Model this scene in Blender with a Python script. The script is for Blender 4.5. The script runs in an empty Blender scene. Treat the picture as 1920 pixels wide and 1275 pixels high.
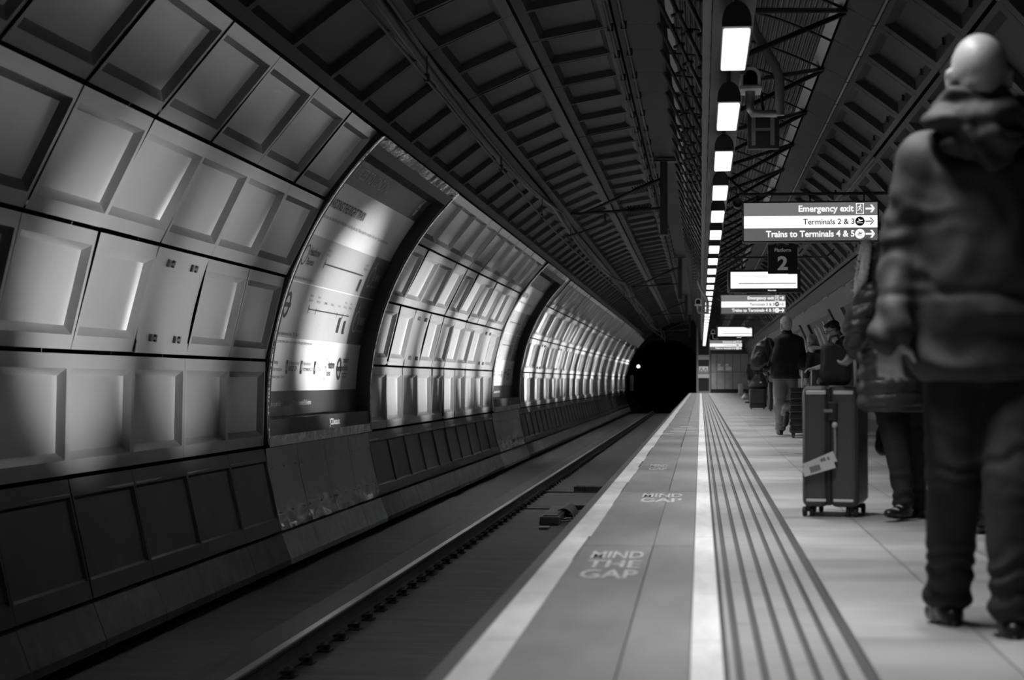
import bpy, bmesh, math, random
from mathutils import Vector, Matrix, noise
PI = math.pi
rnd = random.Random(7)
SC = bpy.context.scene
COL = SC.collection

# ------------------------------------------------------------------ camera
F, YAW, PIT, CAMH = 3480.0, 0.1012, 0.0218, 0.756
cam_d = bpy.data.cameras.new('camera')
cam_d.sensor_width = 36.0
cam_d.lens = F / 1920 * 36
cam_d.clip_start = 0.05; cam_d.clip_end = 500
cam_d.dof.use_dof = True
cam_d.dof.focus_distance = 21.0
cam_d.dof.aperture_fstop = 3.3
cam = bpy.data.objects.new('camera', cam_d)
cam.location = (0, 0, CAMH)
cam.rotation_euler = (PI/2 + PIT, 0, YAW)
COL.objects.link(cam)
SC.camera = cam
# ------------------------------------------------------------------ world, view
wd = bpy.data.worlds.new('world'); SC.world = wd; wd.use_nodes = True
wd.node_tree.nodes['Background'].inputs[0].default_value = (1, 1, 1, 1)
wd.node_tree.nodes['Background'].inputs[1].default_value = 0.0
SC.view_settings.view_transform = 'Standard'
SC.view_settings.look = 'None'
SC.view_settings.gamma = 1.0
SC.view_settings.use_curve_mapping = False
SC.view_settings.exposure = 0.0
SC.cycles.use_adaptive_sampling = True; SC.cycles.adaptive_threshold = .05; SC.cycles.max_bounces = 6; SC.cycles.diffuse_bounces = 3; SC.cycles.glossy_bounces = 4
LAMP_E = 1.3          # emission of the fluorescent lamp covers over the platform edge

# ------------------------------------------------------------------ helpers
def mat(name, c, rough=0.6, metal=0.0, var=0.0, vscale=3.0, bump=0.0, bscale=20.0, stretch=(1,1,1), spec=0.5, rvar=0.0):
    m = bpy.data.materials.new(name); m.use_nodes = True
    nt = m.node_tree; b = nt.nodes['Principled BSDF']
    b.inputs['Base Color'].default_value = (c, c, c, 1)
    b.inputs['Roughness'].default_value = rough
    b.inputs['Metallic'].default_value = metal
    b.inputs['Specular IOR Level'].default_value = spec
    if var or bump or rvar:
        tc = nt.nodes.new('ShaderNodeTexCoord'); mp = nt.nodes.new('ShaderNodeMapping')
        mp.inputs['Scale'].default_value = stretch
        nt.links.new(tc.outputs['Object'], mp.inputs[0])
    if var or rvar:
        n = nt.nodes.new('ShaderNodeTexNoise'); n.inputs['Scale'].default_value = vscale
        n.inputs['Detail'].default_value = 6; n.inputs['Roughness'].default_value = .6
        nt.links.new(mp.outputs[0], n.inputs['Vector'])
    if var:
        r = nt.nodes.new('ShaderNodeMapRange')
        r.inputs['From Min'].default_value = .3; r.inputs['From Max'].default_value = .7
        r.inputs['To Min'].default_value = c*(1-var); r.inputs['To Max'].default_value = min(1, c*(1+var))
        nt.links.new(n.outputs['Fac'], r.inputs['Value'])
        nt.links.new(r.outputs[0], b.inputs['Base Color'])
    if rvar:
        r = nt.nodes.new('ShaderNodeMapRange')
        r.inputs['From Min'].default_value = .3; r.inputs['From Max'].default_value = .7
        r.inputs['To Min'].default_value = max(.03, rough-rvar); r.inputs['To Max'].default_value = min(1, rough+rvar)
        nt.links.new(n.outputs['Fac'], r.inputs['Value'])
        nt.links.new(r.outputs[0], b.inputs['Roughness'])
    if bump:
        n2 = nt.nodes.new('ShaderNodeTexNoise'); n2.inputs['Scale'].default_value = bscale; n2.inputs['Detail'].default_value = 4
        nt.links.new(mp.outputs[0], n2.inputs['Vector'])
        bp = nt.nodes.new('ShaderNodeBump'); bp.inputs['Strength'].default_value = bump; bp.inputs['Distance'].default_value = .02
        nt.links.new(n2.outputs['Fac'], bp.inputs['Height']); nt.links.new(bp.outputs[0], b.inputs['Normal'])
    return m

def emit(name, c, e):
    m = bpy.data.materials.new(name); m.use_nodes = True
    b = m.node_tree.nodes['Principled BSDF']
    b.inputs['Base Color'].default_value = (c, c, c, 1)
    b.inputs['Roughness'].default_value = .4
    b.inputs['Emission Color'].default_value = (1, 1, 1, 1)
    b.inputs['Emission Strength'].default_value = e
    return m

class MB:
    """collects shapes and links them as one mesh object"""
    def __init__(s): s.v = []; s.f = []; s.sm = []
    def add(s, vs, fs, smooth=False, M=None):
        o = len(s.v)
        for p in vs: s.v.append(tuple(M @ Vector(p)) if M is not None else tuple(p))
        for f in fs: s.f.append([o+i for i in f]); s.sm.append(smooth)
        return s
    def box(s, x0, x1, y0, y1, z0, z1, M=None, bev=0.0):
        if bev <= 0:
            vs = [(x, y, z) for x in (x0, x1) for y in (y0, y1) for z in (z0, z1)]
            return s.add(vs, [(0,1,3,2),(4,6,7,5),(0,4,5,1),(2,3,7,6),(0,2,6,4),(1,5,7,3)], False, M)
        bm = bmesh.new(); bmesh.ops.create_cube(bm, size=1)
        for v in bm.verts:
            v.co = Vector(((x0+x1)/2 + v.co.x*(x1-x0), (y0+y1)/2 + v.co.y*(y1-y0), (z0+z1)/2 + v.co.z*(z1-z0)))
        bmesh.ops.bevel(bm, geom=list(bm.edges), offset=bev, segments=3, profile=.5, affect='EDGES', clamp_overlap=True)
        bm.verts.index_update()
        s.add([v.co.copy() for v in bm.verts], [[v.index for v in f.verts] for f in bm.faces], False, M); bm.free()
        return s
    def prism(s, poly, a, b, axis='y', M=None, smooth=False):
        n = len(poly)
        def P(p, t):
            return {'y': (p[0], t, p[1]), 'x': (t, p[0], p[1]), 'z': (p[0], p[1], t)}[axis]
        vs = [P(p, a) for p in poly] + [P(p, b) for p in poly]
        o = len(s.v)
        s.add(vs, [(i, (i+1) % n, n+(i+1) % n, n+i) for i in range(n)], smooth, M)
        s.add([vs[i] for i in range(n)], [list(range(n))[::-1]], False, M)
        s.add([vs[n+i] for i in range(n)], [list(range(n))], False, M)
        return s
    def tube(s, pts, r, n=8, caps=True, smooth=True):
        pts = [Vector(p) for p in pts]; rs = r if isinstance(r, (list, tuple)) else [r]*len(pts)
        rings = []; up = None
        for i, p in enumerate(pts):
            d = (pts[min(i+1, len(pts)-1)] - pts[max(i-1, 0)]).normalized()
            if up is None:
                up = Vector((0,0,1)) if abs(d.z) < .9 else Vector((1,0,0))
            a = d.cross(up).normalized(); b = a.cross(d).normalized(); up = b
            rings.append([p + (a*math.cos(2*PI*k/n) + b*math.sin(2*PI*k/n))*rs[i] for k in range(n)])
        vs = [q for rr in rings for q in rr]
        fs = [(i*n+k, i*n+(k+1) % n, (i+1)*n+(k+1) % n, (i+1)*n+k) for i in range(len(pts)-1) for k in range(n)]
        s.add(vs, fs, smooth)
        if caps:
            s.add(rings[0], [list(range(n))[::-1]]); s.add(rings[-1], [list(range(n))])
        return s
    def lathe(s, prof, c, axis='z', n=20, smooth=True):
        """prof: (radius, along); c centre"""
        vs = []
        for (r, t) in prof:
            for k in range(n):
                a = 2*PI*k/n; u, w = r*math.cos(a), r*math.sin(a)
                p = {'z': (u, w, t), 'y': (u, t, w), 'x': (t, u, w)}[axis]
                vs.append((p[0]+c[0], p[1]+c[1], p[2]+c[2]))
        fs = [(i*n+k, i*n+(k+1) % n, (i+1)*n+(k+1) % n, (i+1)*n+k) for i in range(len(prof)-1) for k in range(n)]
        return s.add(vs, fs, smooth)
    def ball(s, c, r, n=12, sc=(1,1,1), M=None):
        vs = []; fs = []
        for i in range(n+1):
            t = PI*i/n
            for k in range(n*2):
                a = PI*k/n
                vs.append((c[0]+r*sc[0]*math.sin(t)*math.cos(a), c[1]+r*sc[1]*math.sin(t)*math.sin(a), c[2]+r*sc[2]*math.cos(t)))
        m = n*2
        fs = [(i*m+k, (i+1)*m+k, (i+1)*m+(k+1) % m, i*m+(k+1) % m) for i in range(n) for k in range(m)]
        return s.add(vs, fs, True, M)
    def build(s, name, m, parent=None, M=None):
        me = bpy.data.meshes.new(name); me.from_pydata(s.v, [], s.f); me.update()
        me.polygons.foreach_set('use_smooth', s.sm)
        if M is not None: me.transform(M)
        bm = bmesh.new(); bm.from_mesh(me); bmesh.ops.recalc_face_normals(bm, faces=bm.faces) if False else None; bm.free()
        me.materials.append(m)
        o = bpy.data.objects.new(name, me); COL.objects.link(o)
        if parent is not None:
            o.parent = parent
            o.matrix_parent_inverse = parent.matrix_basis.inverted() if False else Matrix.Identity(4)
            me.transform(world_of(parent).inverted())
        return o

def world_of(o):
    m = Matrix.LocRotScale(o.location, o.rotation_euler, o.scale)
    return world_of(o.parent) @ m if o.parent else m

def tag(o, label=None, cat=None, group=None, kind=None):
    if label: o['label'] = label
    if cat: o['category'] = cat
    if group: o['group'] = group
    if kind: o['kind'] = kind
    return o
def thing(name, label, cat, loc=(0,0,0), group=None, rz=0):
    o = bpy.data.objects.new(name, None); o.empty_display_size = .1; COL.objects.link(o)
    o.location = loc; o.rotation_euler = (0, 0, rz)
    return tag(o, label, cat, group)
def struct(o): o['kind'] = 'structure'; return o
def dup(root, loc, label=None, rz=None):
    r = root.copy(); COL.objects.link(r); r.location = loc
    if rz is not None: r.rotation_euler = (0, 0, rz)
    if label: r['label'] = label
    for ch in list(root.children):
        c = ch.copy(); COL.objects.link(c); c.parent = r
        for g in list(ch.children):
            d = g.copy(); COL.objects.link(d); d.parent = c
    return r

CAMM = (Matrix(((1,0,0),(0,math.cos(PIT),-math.sin(PIT)),(0,math.sin(PIT),math.cos(PIT)))) @
        Matrix(((math.cos(YAW),0,math.sin(YAW)),(0,1,0),(-math.sin(YAW),0,math.cos(YAW))))).transposed()
def at(x, y, D):
    """the place seen at photograph position x, y that stands D metres down the platform"""
    d = CAMM @ Vector(((x-960)/F, -(y-637.5)/F, 1)); d *= D/d[2]
    return Vector((d[0], D, d[1]+CAMH))

_tc = {}
def text2d(s, size=.1, bold=0.0, sx=1.0, align='LEFT'):
    k = (s, size, bold, align)
    if k not in _tc:
        cu = bpy.data.curves.new('t', 'FONT'); cu.body = s; cu.size = size; cu.offset = bold; cu.resolution_u = 3
        cu.align_x = align
        o = bpy.data.objects.new('t', cu); COL.objects.link(o)
        dg = bpy.context.evaluated_depsgraph_get()
        me = bpy.data.meshes.new_from_object(o.evaluated_get(dg))
        _tc[k] = ([(v.co.x, v.co.y) for v in me.vertices], [list(p.vertices) for p in me.polygons])
        bpy.data.objects.remove(o); bpy.data.curves.remove(cu); bpy.data.meshes.remove(me)
    v, f = _tc[k]
    return [(a*sx, b) for a, b in v], f
def twidth(s, size, bold=0.0):
    v, _ = text2d(s, size, bold); return max(a for a, b in v) if v else 0

# ------------------------------------------------------------------ materials
def brushed(m, an):
    """brushed along the tunnel: highlights stretch up and down the wall"""
    nt = m.node_tree; N = nt.nodes; L = nt.links; b = N['Principled BSDF']
    g = N.new('ShaderNodeNewGeometry'); c = N.new('ShaderNodeVectorMath'); c.operation = 'CROSS_PRODUCT'; c.inputs[1].default_value = (0, 1, 0)
    L.new(g.outputs['Normal'], c.inputs[0]); L.new(c.outputs[0], b.inputs['Tangent']); b.inputs['Anisotropic'].default_value = an
    return m
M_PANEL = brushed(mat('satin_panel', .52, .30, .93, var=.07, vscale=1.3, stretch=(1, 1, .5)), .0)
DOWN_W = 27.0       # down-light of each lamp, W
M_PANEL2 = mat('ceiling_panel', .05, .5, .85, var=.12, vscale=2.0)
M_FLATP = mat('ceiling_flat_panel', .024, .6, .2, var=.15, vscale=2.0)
M_GAP = mat('panel_gap', .012, .9)
M_LOWER = mat('lower_cladding', .10, .36, .7, var=.2, vscale=2.5, bump=.05, bscale=5)
M_STEEL = mat('polished_steel', .50, .14, 1.0, var=.1, vscale=2.0, bump=.10, bscale=3.5)
M_CHROME = mat('chrome', .85, .13, 1.0, bump=.8, bscale=3.5)
M_PLINTH = mat('plinth_concrete', .26, .7, var=.2, vscale=4)
M_PLINTHL = mat('plinth_pale', .85, .65, var=.12, vscale=5)
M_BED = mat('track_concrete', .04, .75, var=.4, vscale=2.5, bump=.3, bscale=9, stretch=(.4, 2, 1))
M_RAIL = mat('rail_steel', .55, .28, 1.0, var=.1)
M_RUST = mat('rail_side', .10, .6, .5, var=.3)
M_BLACK = mat('black_paint', .02, .5)
M_DARK = mat('dark_metal', .06, .45, .4)
M_DGREY = mat('dark_grey_metal', .09, .5, .5)
M_GREY = mat('grey_metal', .30, .45, .7)
M_LGREY = mat('pale_grey_paint', .5, .5)
M_BLACKCLOTH = mat('black_cloth', .016, .85, var=.3, vscale=8, bump=.3, bscale=120)
M_RUBBER = mat('rubber', .02, .6)

# ------------------------------------------------------------------ tunnel profile
CX, CZ, R = -0.6126, -0.2826 + CAMH, 3.918
P = 1.5; Y0 = 12.914                     # ring length; start of ring 0
STEP = 13.2; A1 = -6.0                  # angular rows from the left wall upward
def cyl(a, y, r=R):
    t = math.radians(a); return (CX - r*math.cos(t), y, CZ + r*math.sin(t))
_flat = None            # (a0, a1) while a flat pressed panel is being laid between two row joints
def sp(a, y, r):
    if _flat is None: return cyl(a, y, r)
    fa, fb = _flat; p = Vector(cyl(fa, y)); q = Vector(cyl(fb, y)); m_ = math.radians((fa+fb)/2)
    return tuple(p.lerp(q, (a-fa)/(fb-fa)) + Vector((-math.cos(m_), 0, math.sin(m_)))*(r-R))
def patch(mb, a0, a1, y0, y1, r0, r1=None, n=3, ny=1):
    """piece of the tunnel surface; r0 at a0, r1 at a1"""
    if r1 is None: r1 = r0
    vs = []; fs = []
    for i in range(n+1):
        t = i/n
        for j in range(ny+1):
            vs.append(sp(a0+(a1-a0)*t, y0+(y1-y0)*j/ny, r0+(r1-r0)*t))
    for i in range(n):
        for j in range(ny):
            q = i*(ny+1)+j; fs.append((q, q+ny+1, q+ny+2, q+1))
    mb.add(vs, fs, True)
DEG = math.degrees(1/R)                 # degrees of one metre of arc
def tray(mb, a0, a1, y0, y1, gap_a=.016, gap_y=.006, bt=.105, bs=.052, bev=.055, dep=.066, tilt=0, rr=R, bvy=.016):
    """one pressed panel: flat rim, bevelled sides, sunk centre"""
    global _flat
    _flat = (a0, a1)
    ga = gap_a*DEG; a0 += ga; a1 -= ga; y0 += gap_y; y1 -= gap_y
    bA = bt*DEG; vA = bev*DEG
    R0 = rr
    def T(mb2, b0, b1, z0, z1, r0, r1=None, n=3):
        patch(mb2, b0, b1, z0, z1, r0, r1, n)
    q = MB()
    T(q, a0, a0+bA, y0, y1, R0, n=1); T(q, a1-bA, a1, y0, y1, R0, n=1)
    T(q, a0+bA, a1-bA, y0, y0+bs, R0); T(q, a0+bA, a1-bA, y1-bs, y1, R0)
    D = R0+dep
    T(q, a0+bA, a0+bA+vA, y0+bs, y1-bs, R0, D, 1)
    T(q, a1-bA-vA, a1-bA, y0+bs, y1-bs, D, R0, 1)
    # bevel ends along the ring
    for (ya, yb) in ((y0+bs, y0+bs+bvy), (y1-bs, y1-bs-bvy)):
        n = 3; vs = []; fs = []
        for i in range(n+1):
            t = i/n
            vs.append(sp(a0+bA+(a1-a0-2*bA)*t, ya, R0)); vs.append(sp(a0+bA+vA+(a1-a0-2*bA-2*vA)*t, yb, D))
        for i in range(n): fs.append((2*i, 2*i+1, 2*i+3, 2*i+2))
        q.add(vs, fs, True)
    # centre, shallowly dished
    T(q, a0+bA+vA, a1-bA-vA, y0+bs+bvy, y1-bs-bvy, D)
    _flat = None
    if tilt:
        am = math.radians((a0+a1)/2); ym = (y0+y1)/2
        c = Vector(cyl((a0+a1)/2, ym, R0)); nx = Vector((math.cos(am), 0, -math.sin(am)))
        M = Matrix.Translation(c) @ Matrix.Rotation(tilt[0], 4, Vector((0,1,0))) @ Matrix.Rotation(tilt[1], 4, Vector((math.sin(am),0,math.cos(am)))) @ Matrix.Translation(-c)
    else: M = None
    mb.add(q.v, q.f, True, M)

def mitre_fix(mb): pass

JA, JB = -9, 66                         # rings
YS, YE = Y0 + JA*P, Y0 + (JB+1)*P       # about -0.6 m to 113.4 m
posters = [(4, 8), (18, 22)]
hatches = [1, 10, 16, 25, 29]
def in_poster(j): return any(a <= j < b for a, b in posters)

wall = MB(); ceil_l = MB(); lower = MB(); flatp = MB()
for j in range(JA, JB+1):
    y0 = Y0+j*P; y1 = y0+P
    for r in range(0, 4):
        a0 = A1 + r*STEP; a1 = a0+STEP
        if in_poster(j): continue
        if r == 1 and j in hatches: continue
        tr = random.Random(j*31+r)
        tray(wall, a0, a1, y0, y1, tilt=(tr.gauss(0, .010), max(-.02, min(.02, tr.gauss(0, .009)))))
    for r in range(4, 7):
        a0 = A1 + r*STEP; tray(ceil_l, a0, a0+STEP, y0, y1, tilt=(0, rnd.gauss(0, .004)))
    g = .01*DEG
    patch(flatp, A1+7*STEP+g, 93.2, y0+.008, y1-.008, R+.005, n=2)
    # lower cladding, sunk a little
    if not in_poster(j):
        tray(lower, A1-STEP, A1, y0, y1, bt=.13, bs=.03, bev=.02, dep=.02, tilt=(0, rnd.gauss(0, .004)))
struct(wall.build('wall_left', M_PANEL))
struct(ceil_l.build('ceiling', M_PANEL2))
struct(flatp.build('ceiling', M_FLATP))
struct(lower.build('wall_left', M_LOWER))
t = MB()
for j in range(JA, JB+1):
    if in_poster(j): continue
    y0 = Y0+j*P; a = A1-.13*DEG
    patch(t, a-.05, a+.18, y0+.04, y0+P-.03, R-.012, n=1)
    t.add([cyl(a+.18, y0+.04, R-.012), cyl(a+.18, y0+P-.03, R-.012), cyl(a+.3, y0+P-.03, R+.004), cyl(a+.3, y0+.04, R+.004)], [(0,1,2,3)])
struct(t.build('trim_14', mat('lit_lip_grey', .55, .45, .3)))  # pale lip put in for the lit line along the cladding's top edge
# tunnel lining behind the panels, all round
b = MB()
for i in range(80):
    a0 = -30 + i*3; patch(b, a0, a0+3, YS-4, YE, R+.2, n=1)
struct(b.build('wall_lining', M_GAP)); bpy.data.objects['wall_lining'].name = 'wall_outer'
# plinth under the left wall
pl = MB(); plp = MB()
for j in range(JA, JB+1):
    y0 = Y0+j*P+.006; y1 = y0+P-.012
    poly = [(-4.345, -.835), (-4.315, -.832), (-4.215, -1.091), (-4.215, -1.15), (-4.45, -1.25), (-4.45, -.835)]
    (plp if in_poster(j) else pl).prism(poly, y0, y1)
struct(pl.build('trim_1', M_PLINTH)); struct(plp.build('trim_2', M_PLINTHL))

# ------------------------------------------------------------------ right hand wall and ceiling
rc = MB(); rw = MB()
for j in range(JA, JB+1):
    y0 = Y0+j*P; y1 = y0+P
    patch(rc, 118.2, 122.2, y0+.01, y1-.01, R, n=2)
    tray(rc, 122.4, 132.3, y0, y1, bt=.05, bs=.16, bev=.07, dep=.07)
    tray(rc, 132.3, 143.7, y0, y1, bt=.05, bs=.16, bev=.07, dep=.07)
    patch(rc, 143.9, 147.6, y0+.01, y1-.01, R, n=1)
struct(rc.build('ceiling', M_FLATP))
for j in range(JA, JB+1):
    y0 = Y0+j*P; y1 = y0+P
    patch(rw, 147.8, 151.5, y0+.008, y1-.008, R, n=1)
    patch(rw, 173, 188, y0+.008, y1-.008, R, n=3)
    if (j-11) % 8 >= 6 or j > 58: patch(rw, 151.5, 173, y0+.01, y1-.01, R, n=4)
struct(rw.build('wall_right', mat('right_wall_panel', .09, .5, .4)))
# grey bars, partly dashed, imitating lines of reflected light between the ceiling rows
for k, a in enumerate((122.3, 132.4, 148.0)):
    t = MB(); rr = random.Random(k+3)
    for j in range(JA, JB+1):
        if k and rr.random() < .45: continue
        y0 = Y0+j*P; c = cyl(a, 0, R-.012)
        t.box(c[0]-.012, c[0]+.012, y0+.03, y0+P-.03, c[2]-.012, c[2]+.012)
    struct(t.build('trim_%d' % (k+3), M_GREY))
# clips on the right hand ceiling panels (part of the panel pattern)
t = MB()
for j in range(JA, JB+1):
    for a in (130.6, 142):
        for yy in (Y0+j*P+P/2,):
            c = cyl(a, yy, R+.05); t.box(c[0]-.03, c[0]+.03, yy-.012, yy+.012, c[2]-.03, c[2]+.03)
            t.box(c[0]-.012, c[0]+.012, yy-.04, yy+.04, c[2]-.012, c[2]+.012)
struct(t.build('trim_6', M_BLACK))
# corrugated ceiling over the lamps, with a pale strip on either side
cor = MB(); n = 120; vs = []; fs = []
for i in range(n+1):
    a = 95.2 + (116.4-95.2)*i/n; r = R+.02+.012*(1 if (i//2) % 2 else -1)
    for y in (YS, YE): vs.append(cyl(a, y, r))
for i in range(n): fs.append((2*i, 2*i+2, 2*i+3, 2*i+1))
cor.add(vs, fs); struct(cor.build('ceiling', mat('corrugated_sheet', .12, .5, .5)))
t = MB()
for j in range(JA, JB+1):
    y0 = Y0+j*P
    patch(t, 94.1, 95.2, y0+.15, y0+P-.15, R-.01, n=1); patch(t, 116.5, 117.9, y0+.06, y0+P-.06, R-.02, n=1)
struct(t.build('trim_7', M_LGREY))
t = MB()
for j in range(JA, JB+1):
    y = Y0+j*P
    vs = [cyl(94+i*2.5, y-.015, R-.03) for i in range(10)]
    t.tube(vs, .014, 5)
struct(t.build('trim_8', M_DARK))

# ------------------------------------------------------------------ platform
def floor_mat():
    m = mat('platform_tile', .42, .30, 0, spec=.5)
    nt = m.node_tree; N = nt.nodes; L = nt.links; b = N['Principled BSDF']
    tc = N.new('ShaderNodeTexCoord'); mp = N.new('ShaderNodeMapping'); mp.inputs['Location'].default_value = (-.43, 0, 0)
    L.new(tc.outputs['Object'], mp.inputs[0])
    br = N.new('ShaderNodeTexBrick'); br.offset = 0
    br.inputs['Color1'].default_value = (.46,.46,.46,1); br.inputs['Color2'].default_value = (.36,.36,.36,1); br.inputs['Mortar'].default_value = (.10,.10,.10,1)
    br.inputs['Scale'].default_value = 1; br.inputs['Mortar Size'].default_value = .003; br.inputs['Brick Width'].default_value = .395; br.inputs['Row Height'].default_value = .79
    L.new(mp.outputs[0], br.inputs['Vector'])
    n = N.new('ShaderNodeTexNoise'); n.inputs['Scale'].default_value = 1.6; n.inputs['Detail'].default_value = 6
    mp2 = N.new('ShaderNodeMapping'); mp2.inputs['Scale'].default_value = (1, 1.4, 1); L.new(tc.outputs['Object'], mp2.inputs[0]); L.new(mp2.outputs[0], n.inputs['Vector'])
    mx = N.new('ShaderNodeMix'); mx.data_type = 'RGBA'; mx.blend_type = 'MULTIPLY'; mx.inputs[0].default_value = 1
    mr = N.new('ShaderNodeMapRange'); mr.inputs['From Min'].default_value = .3; mr.inputs['From Max'].default_value = .7; mr.inputs['To Min'].default_value = .85; mr.inputs['To Max'].default_value = 1.08
    L.new(n.outputs['Fac'], mr.inputs['Value']); L.new(br.outputs['Color'], mx.inputs[6]); L.new(mr.outputs[0], mx.inputs[7]); L.new(mx.outputs[2], b.inputs['Base Color'])
    r2 = N.new('ShaderNodeMapRange'); r2.inputs['From Min'].default_value = .3; r2.inputs['From Max'].default_value = .7; r2.inputs['To Min'].default_value = .27; r2.inputs['To Max'].default_value = .40
    L.new(n.outputs['Fac'], r2.inputs['Value']); L.new(r2.outputs[0], b.inputs['Roughness'])
    return m
M_FLOOR = floor_mat()
M_ASPH = mat('platform_asphalt', .20, .48, var=.22, vscale=1.6, bump=.1, bscale=90, stretch=(1.6, .5, 1))
M_ASPH2 = mat('platform_asphalt_inner', .235, .45, var=.18, vscale=1.4, bump=.1, bscale=90, stretch=(1.6, .5, 1))
M_WHITE = mat('worn_white_line', .66, .55, var=.14, vscale=3, stretch=(4, .8, 1))
M_WHITE2 = mat('worn_white_coping', .50, .6, var=.18, vscale=2.5, stretch=(3, .8, 1))
M_RIB = mat('tactile_rib', .33, .42, var=.12, vscale=2)
M_GROOVE = mat('tactile_groove', .06, .7)
PE = 112.0
b = MB(); b.box(.452, 3.30, YS, PE, -.25, 0); struct(b.build('floor', M_FLOOR))
b = MB(); b.box(-.66, .452, YS, PE, -.25, -.012); struct(b.build('floor_base', M_GROOVE)); bpy.data.objects['floor_base'].name = 'floor_under'
def slabs(mb, x0, x1, z1, L, gap=.005, z0=-.02, wob=0, ph=0.):
    y = YS + ph; r = random.Random(int(x0*100)+5)
    while y < PE:
        e = min(y+L, PE); w = r.uniform(-wob, wob)
        mb.box(x0, x1+w, y+gap/2, e-gap/2, z0, z1+r.uniform(0, .0006)); y = e
    return mb
struct(slabs(MB(), -.645, -.539, 0, 1.2, wob=.008).build('trim_9', M_WHITE2))
b = MB(); b.box(-.70, -.647, YS, PE, -.06, -.006); struct(b.build('trim_10', mat('coping_nose', .07, .6)))
struct(slabs(MB(), -.531, -.222, 0, 4.2, gap=.012, wob=.006, ph=.7).build('floor', M_ASPH))
struct(slabs(MB(), -.214, -.032, 0, 4.2, gap=.012, ph=.7).build('floor', M_ASPH2))
struct(slabs(MB(), -.028, .058, .002, 1.2).build('trim_11', M_WHITE))
# ribbed tactile band
gc = [.066, .0996, .163, .229, .296, .362, .433]; gw = [.012, .02, .02, .02, .02, .02, .038]
b = MB(); x = .060
for c, w in zip(gc, gw):
    if c-w/2 > x+.002: slabs(b, x, c-w/2, .001, .4, gap=.0025)
    x = c+w/2
struct(b.build('trim_12', M_RIB))
t = MB()
for c, w in zip(gc[1:6], gw[1:6]): t.box(c-.003, c+.003, YS, PE, -.012, -.006)
struct(t.build('trim_13', mat('groove_strip', .12, .5)))
# platform face towards the track
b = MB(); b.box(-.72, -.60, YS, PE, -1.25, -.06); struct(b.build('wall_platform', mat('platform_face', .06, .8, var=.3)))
# painted words on the asphalt
M_PAINT = mat('floor_paint', .44, .6, var=.35, vscale=14)
def floor_words(name, lines, x0, x1, y0, y1, label):
    mb = MB(); n = len(lines); H = (y1-y0)/n
    for i, s in enumerate(lines):
        v, f = text2d(s, 1.0, .02)
        xs = [a for a, _ in v]; ys = [q for _, q in v]; ax, bx, ay, by = min(xs), max(xs), min(ys), max(ys)
        top = y1 - i*H
        mb.add([(x0+(a-ax)/(bx-ax)*(x1-x0), top-H*.88+(q-ay)/(by-ay)*H*.8, .0022) for a, q in v], f)
    o = mb.build(name, M_PAINT); return tag(o, label, 'floor marking', 'painted warnings on the platform edge')
floor_words('floor_marking', ['MIND', 'THE', 'GAP'], -.47, -.245, 7.05, 8.25, 'nearest worn white painted warning words on the grey platform edge strip')
floor_words('floor_marking', ['MIND', 'GAP'], -.38, -.12, 11.5, 12.5, 'second worn white painted warning on the platform edge, below the dark slab joint')
floor_words('floor_marking', ['MIND', 'GAP'], -.44, -.29, 15.6, 16.8, 'small third painted warning on the platform edge, above the dark slab joint')
t = MB()
for (xa, xb, ya) in ((-.42, -.05, 28.9), (-.45, -.05, 27.6), (-.33, -.15, 30.2), (-.53, -.38, 26.2)): t.box(xa, xb, ya, ya+.28, 0, .0025)
tag(t.build('floor_marking', M_PAINT), 'distant pale scuffed paint stripes crossing the platform edge strip', 'floor marking', 'painted warnings on the platform edge')

# ------------------------------------------------------------------ track
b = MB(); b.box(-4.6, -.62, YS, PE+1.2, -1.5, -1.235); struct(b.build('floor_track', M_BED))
b = MB(); b.box(-3.4, -2.98, YS, PE+1.2, -1.236, -1.225); struct(b.build('floor_strip', mat('dark_strip', .012, .5, var=.4)))  # flat darker strip beside the far rail
for o_ in ('floor_track', 'floor_strip'): pass
def rail(xc, label):
    ty = -1.066
    r = thing('rail', label, 'rail', (xc, 0, -1.23), 'running rails')
    web = [(-.07,-1.222),(.07,-1.222),(.07,-1.212),(.012,-1.195),(.010,-1.11),(.034,-1.098),(.036,-1.078),(-.036,-1.078),(-.034,-1.098),(-.010,-1.11),(-.012,-1.195),(-.07,-1.212)]
    MB().prism([(xc+a, z) for a, z in web], YS, PE+1).build('rail_web', M_RUST, r)
    hd = [(-.036,-1.0779),(.036,-1.0779),(.036,-1.072),(.028,ty),(-.028,ty),(-.036,-1.072)]
    MB().prism([(xc+a, z) for a, z in hd], YS, PE+1).build('rail_head', M_RAIL, r)
    def clip(mb, y):
        mb.box(xc-.15, xc+.15, y-.085, y+.085, -1.236, -1.224)
        for s in (-1, 1):
            mb.tube([(xc+s*.055, y-.05, -1.20), (xc+s*.10, y-.055, -1.185), (xc+s*.13, y, -1.19), (xc+s*.10, y+.05, -1.18), (xc+s*.06, y+.03, -1.195)], .012, 6)
            mb.lathe([(0, -1.165), (.022, -1.165), (.026, -1.19), (.026, -1.225)], (xc+s*.115, y, 0), n=8)
    first = None; y = 6.3; k = 0
    while y < 60:
        if first is None:
            m = MB(); clip(m, y); first = m.build('rail_clip', M_BLACK, r); yy = y
        else:
            c = first.copy(); COL.objects.link(c); c.parent = r; c.location = (0, y-yy, 0)
        y += .6
    m = MB()
    while y < PE: clip(m, y); y += .6
    o = m.build('rail_clip', M_BLACK, r); o['kind'] = 'stuff'
    return r
rail(-2.858, 'far running rail with polished top, nearer the curved panelled wall')
rail(-1.353, 'near running rail tucked down below the platform edge')
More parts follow.
